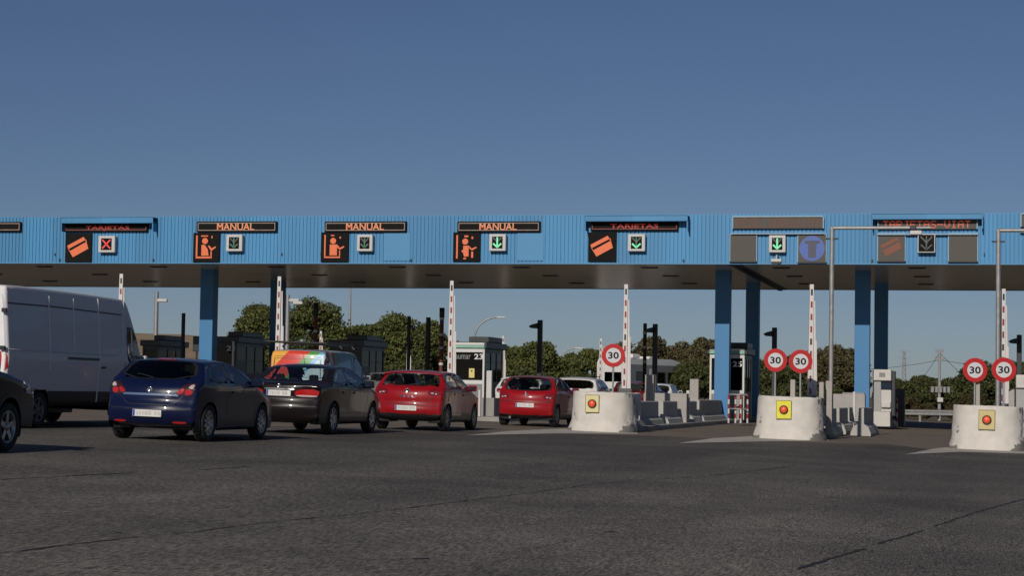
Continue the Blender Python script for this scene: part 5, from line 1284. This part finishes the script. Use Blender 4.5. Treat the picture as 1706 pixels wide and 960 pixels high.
# far right: guard rail, electricity poles and wires
def crash_rail(px0, px1, py, D, label):
    a = at_D(px0, py, D); b = at_D(px1, py, D); g = G((a.x+b.x)/2); rt = thing('crash_barrier', label, 'crash barrier', (a.x, a.y, g)); d = b-a; d.z = 0; L = d.length; rt.rotation_euler = (0, 0, math.atan2(d.y, d.x))
    h = max(.55, a.z-g); mb = MB(); prof = [(-.02, h-.15), (.05, h-.11), (.05, h-.06), (-.0, h), (.05, h+.06), (.05, h+.11), (-.02, h+.15)]
    mb.add([(0, -p[0], p[1]) for p in prof] + [(L, -p[0], p[1]) for p in prof], [(i, i+1, i+8, i+7) for i in range(6)]); mb.build('rail', K['galv'], rt)
    x = 1.0
    while x < L: MB().box(x-.05, x+.05, .02, .1, 0, h+.1).build('post', K['galv'], rt); x += 3.
crash_rail(1500, 1800, 712, 104, 'galvanised crash barrier crossing behind the gap before the right block')
def power_pole(px, ytop, D, label, arms, box=False, lattice=False):
    p = at_D(px, 660, D); g = G(p.x); h = at_D(px, ytop, D).z-g; k = D/FOC
    rt = thing('power_pole', label, 'power pole', (p.x, p.y, g), TH)
    if lattice:
        mb = MB(); w0, w1 = 3.6*k, 1.6*k
        for sx in (-1, 1):
            for sy in (-1, 1): mb.tube([(sx*w0, sy*w0, 0), (sx*w1, sy*w1, h)], .05*D/300, 5)
        n = 10
        for q in range(n):
            z0, z1 = h*q/n, h*(q+1)/n; f0, f1 = w0+(w1-w0)*q/n, w0+(w1-w0)*(q+1)/n
            mb.tube([(-f0, -f0, z0), (f1, -f1, z1)], .035*D/300, 4); mb.tube([(f0, -f0, z0), (-f1, -f1, z1)], .035*D/300, 4)
        mb.build('lattice', K['galv'], rt)
    else: MB().tube([(0, 0, 0), (0, 0, h)], [.10, .06], 10).build('pole', mat('weathered_pole', (.26, .26, .255), .8), rt)
    for dy, hw in arms:
        mb = MB(); z = h-dy*k; mb.box(-hw*k, hw*k, -.04, .04, z-.05, z+.05)
        for t in (-.95, -.3, .3, .95): mb.tube([(hw*k*t, 0, z), (hw*k*t, 0, z+(.3 if lattice else .16))], .05 if lattice else .03, 6)
        mb.build('cross_arm', K['galv'], rt)
    if box:
        zb = at_D(px, 650, D).z-g; MB().box(-.16, .16, -.28, -.08, zb-.68, zb-.42, 0, .04).build('meter_box', K['lampbox'], rt)
        for q in range(5): MB().box(-.48+q*.22, -.34+q*.22, -.2, .2, zb-.15, zb+.18, 0, .02).build('transformer', K['galv'], rt)
    return Vector((p.x, p.y, g+h))
t1 = power_pole(1506, 585, 420, 'far lattice pylon on the skyline, left of the nearer power pole', [(1, 7), (12, 8), (22, 7)], lattice=True)
t2 = power_pole(1565, 585, 112, 'slim power pole with a transformer rack in the gap before the right block', [(2, 6), (14, 7)], box=True)
def wire(a, b, sag, n=14):
    mb = MB(); mb.tube([a.lerp(b, i/n) - Vector((0, 0, sag*4*(i/n)*(1-i/n))) for i in range(n+1)], .012, 5); return mb
o = wire(t2 + Vector((0, 0, -.5)), at_D(1900, 610, 150), .5).build('power_line', K['dark']); tag(o, 'thin overhead wire running right from the slim power pole', 'wire')
o = wire(t2 + Vector((0, 0, -.5)), at_D(1380, 612, 160), .3).build('power_line', K['dark']); tag(o, 'thin overhead wire running left from the slim power pole', 'wire')
o = wire(t2 + Vector((0, 0, -.1)), at_D(1520, 652, 125), .1).build('power_line', K['dark']); tag(o, 'stay wire slanting down left from the slim power pole', 'wire')
o = wire(t2 + Vector((0, 0, -.1)), at_D(1640, 655, 125), .1).build('power_line', K['dark']); tag(o, 'stay wire slanting down right from the slim power pole', 'wire')

# ------------------------------------------------------------------ trees
def leafmat(name, base, var):
    m, nt, b = newmat(name); L = nt.links.new
    ge = N(nt, 'ShaderNodeNewGeometry'); rp = N(nt, 'ShaderNodeValToRGB'); e = rp.color_ramp.elements
    e[0].color = (*[c*(1-var) for c in base], 1); e[1].color = (*[c*(1+var*1.3) for c in base], 1)
    q = e.new(.5); q.color = (*base, 1)
    L(ge.outputs['Random Per Island'], rp.inputs[0]); L(rp.outputs[0], b.inputs['Base Color']); b.inputs['Roughness'].default_value = .75; b.inputs['Specular IOR Level'].default_value = .2
    return m
LEAF = {'pine': leafmat('pine_needles', (.078, .088, .026), .55), 'brown': leafmat('dry_brown_foliage', (.080, .070, .032), .5), 'dark': leafmat('dark_green_foliage', (.054, .062, .021), .5), 'scrub': leafmat('scrub_foliage', (.052, .043, .018), .5)}
BARK = mat('bark', (.09, .06, .04), .9, var=.3, scale=3, bump=.6, bscale=12)
def foliage(cx, cz, rx, ry, rz, nl, per, leaf, seed, open_=0.):
    g = np.random.default_rng(seed); V = []; cnt = 0
    # lobes spread over the crown's volume, mostly near its surface
    d = g.normal(size=(nl, 3)); d /= np.linalg.norm(d, axis=1)[:, None]; d[:, 2] = np.where(d[:, 2] < -.8, -d[:, 2], d[:, 2])
    rad = g.uniform(.55, .86, nl)[:, None]; C = d*rad*np.array([rx, ry, rz]); lr = g.uniform(.20, .38, nl)*min(rx, rz)*1.1
    P = []
    for i in range(nl):
        u = g.normal(size=(per, 3)); u /= np.linalg.norm(u, axis=1)[:, None]
        rr = lr[i]*(.55 + .45*g.uniform(0, 1, per)**.5 + (g.random(per) < .10)*g.uniform(0, .35, per)); P.append(C[i] + u*rr[:, None]*np.array([1.15, 1.15, .85]))
    P = np.concatenate(P); n = len(P)
    a = g.normal(size=(n, 3)); a /= np.linalg.norm(a, axis=1)[:, None]; b = np.cross(a, g.normal(size=(n, 3))); b /= np.linalg.norm(b, axis=1)[:, None]
    L1 = leaf*g.uniform(.6, 1.4, n)[:, None]; L2 = leaf*g.uniform(.3, .75, n)[:, None]
    Q = np.stack([P-a*L1, P-b*L2+a*L1*.1, P+a*L1, P+b*L2+a*L1*.1], 1).reshape(-1, 3) + np.array([cx, 0, cz])
    return Q
def leaf_mesh(name, Q, m, parent):
    n = len(Q)//4; me = bpy.data.meshes.new(name); me.vertices.add(4*n); me.vertices.foreach_set('co', Q.astype(np.float32).ravel())
    me.loops.add(4*n); me.loops.foreach_set('vertex_index', np.arange(4*n, dtype=np.int32)); me.polygons.add(n); me.polygons.foreach_set('loop_start', np.arange(0, 4*n, 4, dtype=np.int32))
    me.materials.append(m); me.update(calc_edges=True); me.validate(); o = bpy.data.objects.new(name, me); COL.objects.link(o); o.parent = parent; return o
def tree(px, ytop, hw, D, kind, label, seed, name='pine_tree', bare=.22, flat=1., nl=26, per=210, leaf=None, group='trees behind the toll plaza'):
    p = at_D(px, 650, D); g = G(p.x); zt = at_D(px, ytop, D).z-g; rx = hw*D/FOC; z0 = zt*bare; rz = (zt-z0)/2
    rt = thing(name, label, 'tree' if bare > .1 else 'bush', (p.x, p.y, g), random.Random(seed).uniform(0, 6), group)
    leaf = leaf or .105*D/130
    Q = foliage(0, z0+rz, rx, rx*.95, rz, nl, per, leaf, seed); leaf_mesh('crown', Q, LEAF[kind], rt)
    rnd = random.Random(seed); mb = MB(); r0 = .05*zt**.9; mb.tube([(0, 0, -.2), (.04*rx, 0, z0*.6), (.02*rx, .05*rx, z0+rz*.8), (.0, 0, zt-rz*.5)], [r0*1.25, r0, r0*.65, r0*.2], 10)
    for k in range(5):
        a = 2*PI*k/5 + rnd.random(); z = z0*.7 + rz*.25*rnd.random(); e = (rx*.72*math.cos(a), rx*.72*math.sin(a), z0+rz*(.8+.7*rnd.random()))
        mb.tube([(0, 0, z), (e[0]*.45, e[1]*.45, z+(e[2]-z)*.4), e], [r0*.5, r0*.35, r0*.1], 7)
    # twigs of the inner crown
    mb.build('trunk', BARK, rt)
for i, t in enumerate((
    (433, 502, 47, 128, 'pine', 'rounded pine rising left of the dark column behind the number 21 booth'), (516, 498, 64, 122, 'pine', 'tallest broad pine, right of the dark column above the striped van'),
    (606, 531, 40, 126, 'pine', 'pine right of the thin tapering lamp post'), (664, 527, 52, 121, 'pine', 'broad pine behind the two plain dark poles'), (634, 536, 36, 129, 'pine', 'pine between the thin tapering lamp post and the two dark poles'), (575, 548, 30, 134, 'pine', 'lower pine just left of the thin tapering lamp post'), (716, 536, 38, 127, 'pine', 'pine partly behind the banded red pole'),
    (764, 566, 18, 140, 'pine', 'small pine top just left of the number 23 booth roof'), (858, 573, 34, 138, 'pine', 'pine right of the far boom by the number 23 booth'), (900, 569, 40, 133, 'pine', 'pine behind the camera pole over the small rounded red car'),
    (948, 590, 26, 142, 'pine', 'low pine behind the small curved lamp post'), (985, 582, 32, 138, 'pine', 'pine just left of the lone 30 sign'),
    (1036, 566, 30, 168, 'brown', 'brownish tree behind the boom right of the lone 30 sign'), (1082, 561, 40, 165, 'brown', 'brownish tree behind the camera pole above the motorhome'), (1132, 572, 36, 168, 'brown', 'brownish tree behind the motorhome front'), (1176, 562, 38, 165, 'brown', 'tall brownish tree left of the nearer blue column'),
    (1232, 571, 24, 170, 'brown', 'open brownish tree between the two columns of the number 25 booth'), (1150, 603, 48, 132, 'dark', 'dense green thicket right of the motorhome'),
    (1285, 592, 36, 150, 'dark', 'dark tree behind the left 30 sign of the middle block'), (1335, 585, 40, 150, 'dark', 'dark tree behind the right 30 sign of the middle block'), (1382, 573, 36, 145, 'brown', 'brown-green tree behind the galvanised mast'), (1418, 582, 34, 148, 'brown', 'brown-green tree just left of the right blue column'),
    (1490, 630, 38, 132, 'dark', 'low dark pine behind the ticket machine'), (1538, 628, 40, 136, 'dark', 'low dark pine left of the slim power pole'), (1588, 632, 36, 138, 'dark', 'low dark pine right of the slim power pole'), (1632, 607, 44, 126, 'dark', 'dark pine behind the left 30 sign of the right block'), (1692, 598, 50, 122, 'dark', 'dark pine at the right edge behind the galvanised mast'),
    (1760, 604, 50, 126, 'dark', 'dark pine cut by the right edge'), (1850, 590, 60, 126, 'dark', 'dark pine off to the right, first of the outer row'), (1960, 580, 60, 122, 'dark', 'dark pine off to the right, second of the outer row'), (2080, 585, 65, 124, 'dark', 'dark pine off to the right, third of the outer row'), (2210, 575, 70, 120, 'dark', 'dark pine off to the right, last of the outer row'))):  # outer row: unseen pines added for the car sides to reflect
    brown = t[4] == 'brown'
    tree(*t[:6], seed=100+i, name='broadleaf_tree' if brown else 'pine_tree', nl=54 if t[2] > 35 else 34, per=360 if not brown else 260, bare=.12)
for i, t in enumerate(((1310, 640, 48, 118, 'dark', 'dark bush low behind the middle concrete block'), (1380, 645, 45, 118, 'dark', 'dark bush behind the pair of concrete posts'), (1120, 640, 45, 116, 'dark', 'dark bush right of the white car roof'),
    (1545, 672, 22, 112, 'scrub', 'scrubby bush left of the slim power pole'), (1585, 668, 24, 113, 'scrub', 'scrubby bush right of the slim power pole'), (1512, 660, 22, 116, 'scrub', 'scrubby bush behind the dark shaded barrier'), (1625, 655, 30, 116, 'scrub', 'scrubby bush behind the left end of the right block'), (1690, 655, 34, 116, 'scrub', 'scrubby bush behind the right end of the right block'),
    (700, 600, 40, 118, 'dark', 'dark bush under the pines behind the first red car'), (640, 604, 40, 118, 'dark', 'dark bush under the pines right of the dark booth'), (880, 615, 45, 122, 'dark', 'dark bush under the pines behind the small rounded red car'), (970, 622, 40, 122, 'dark', 'dark bush under the pines behind the white crossover'))):
    tree(*t[:6], seed=300+i, name='bush', bare=.02, nl=16, per=220, group='bushes under the trees')
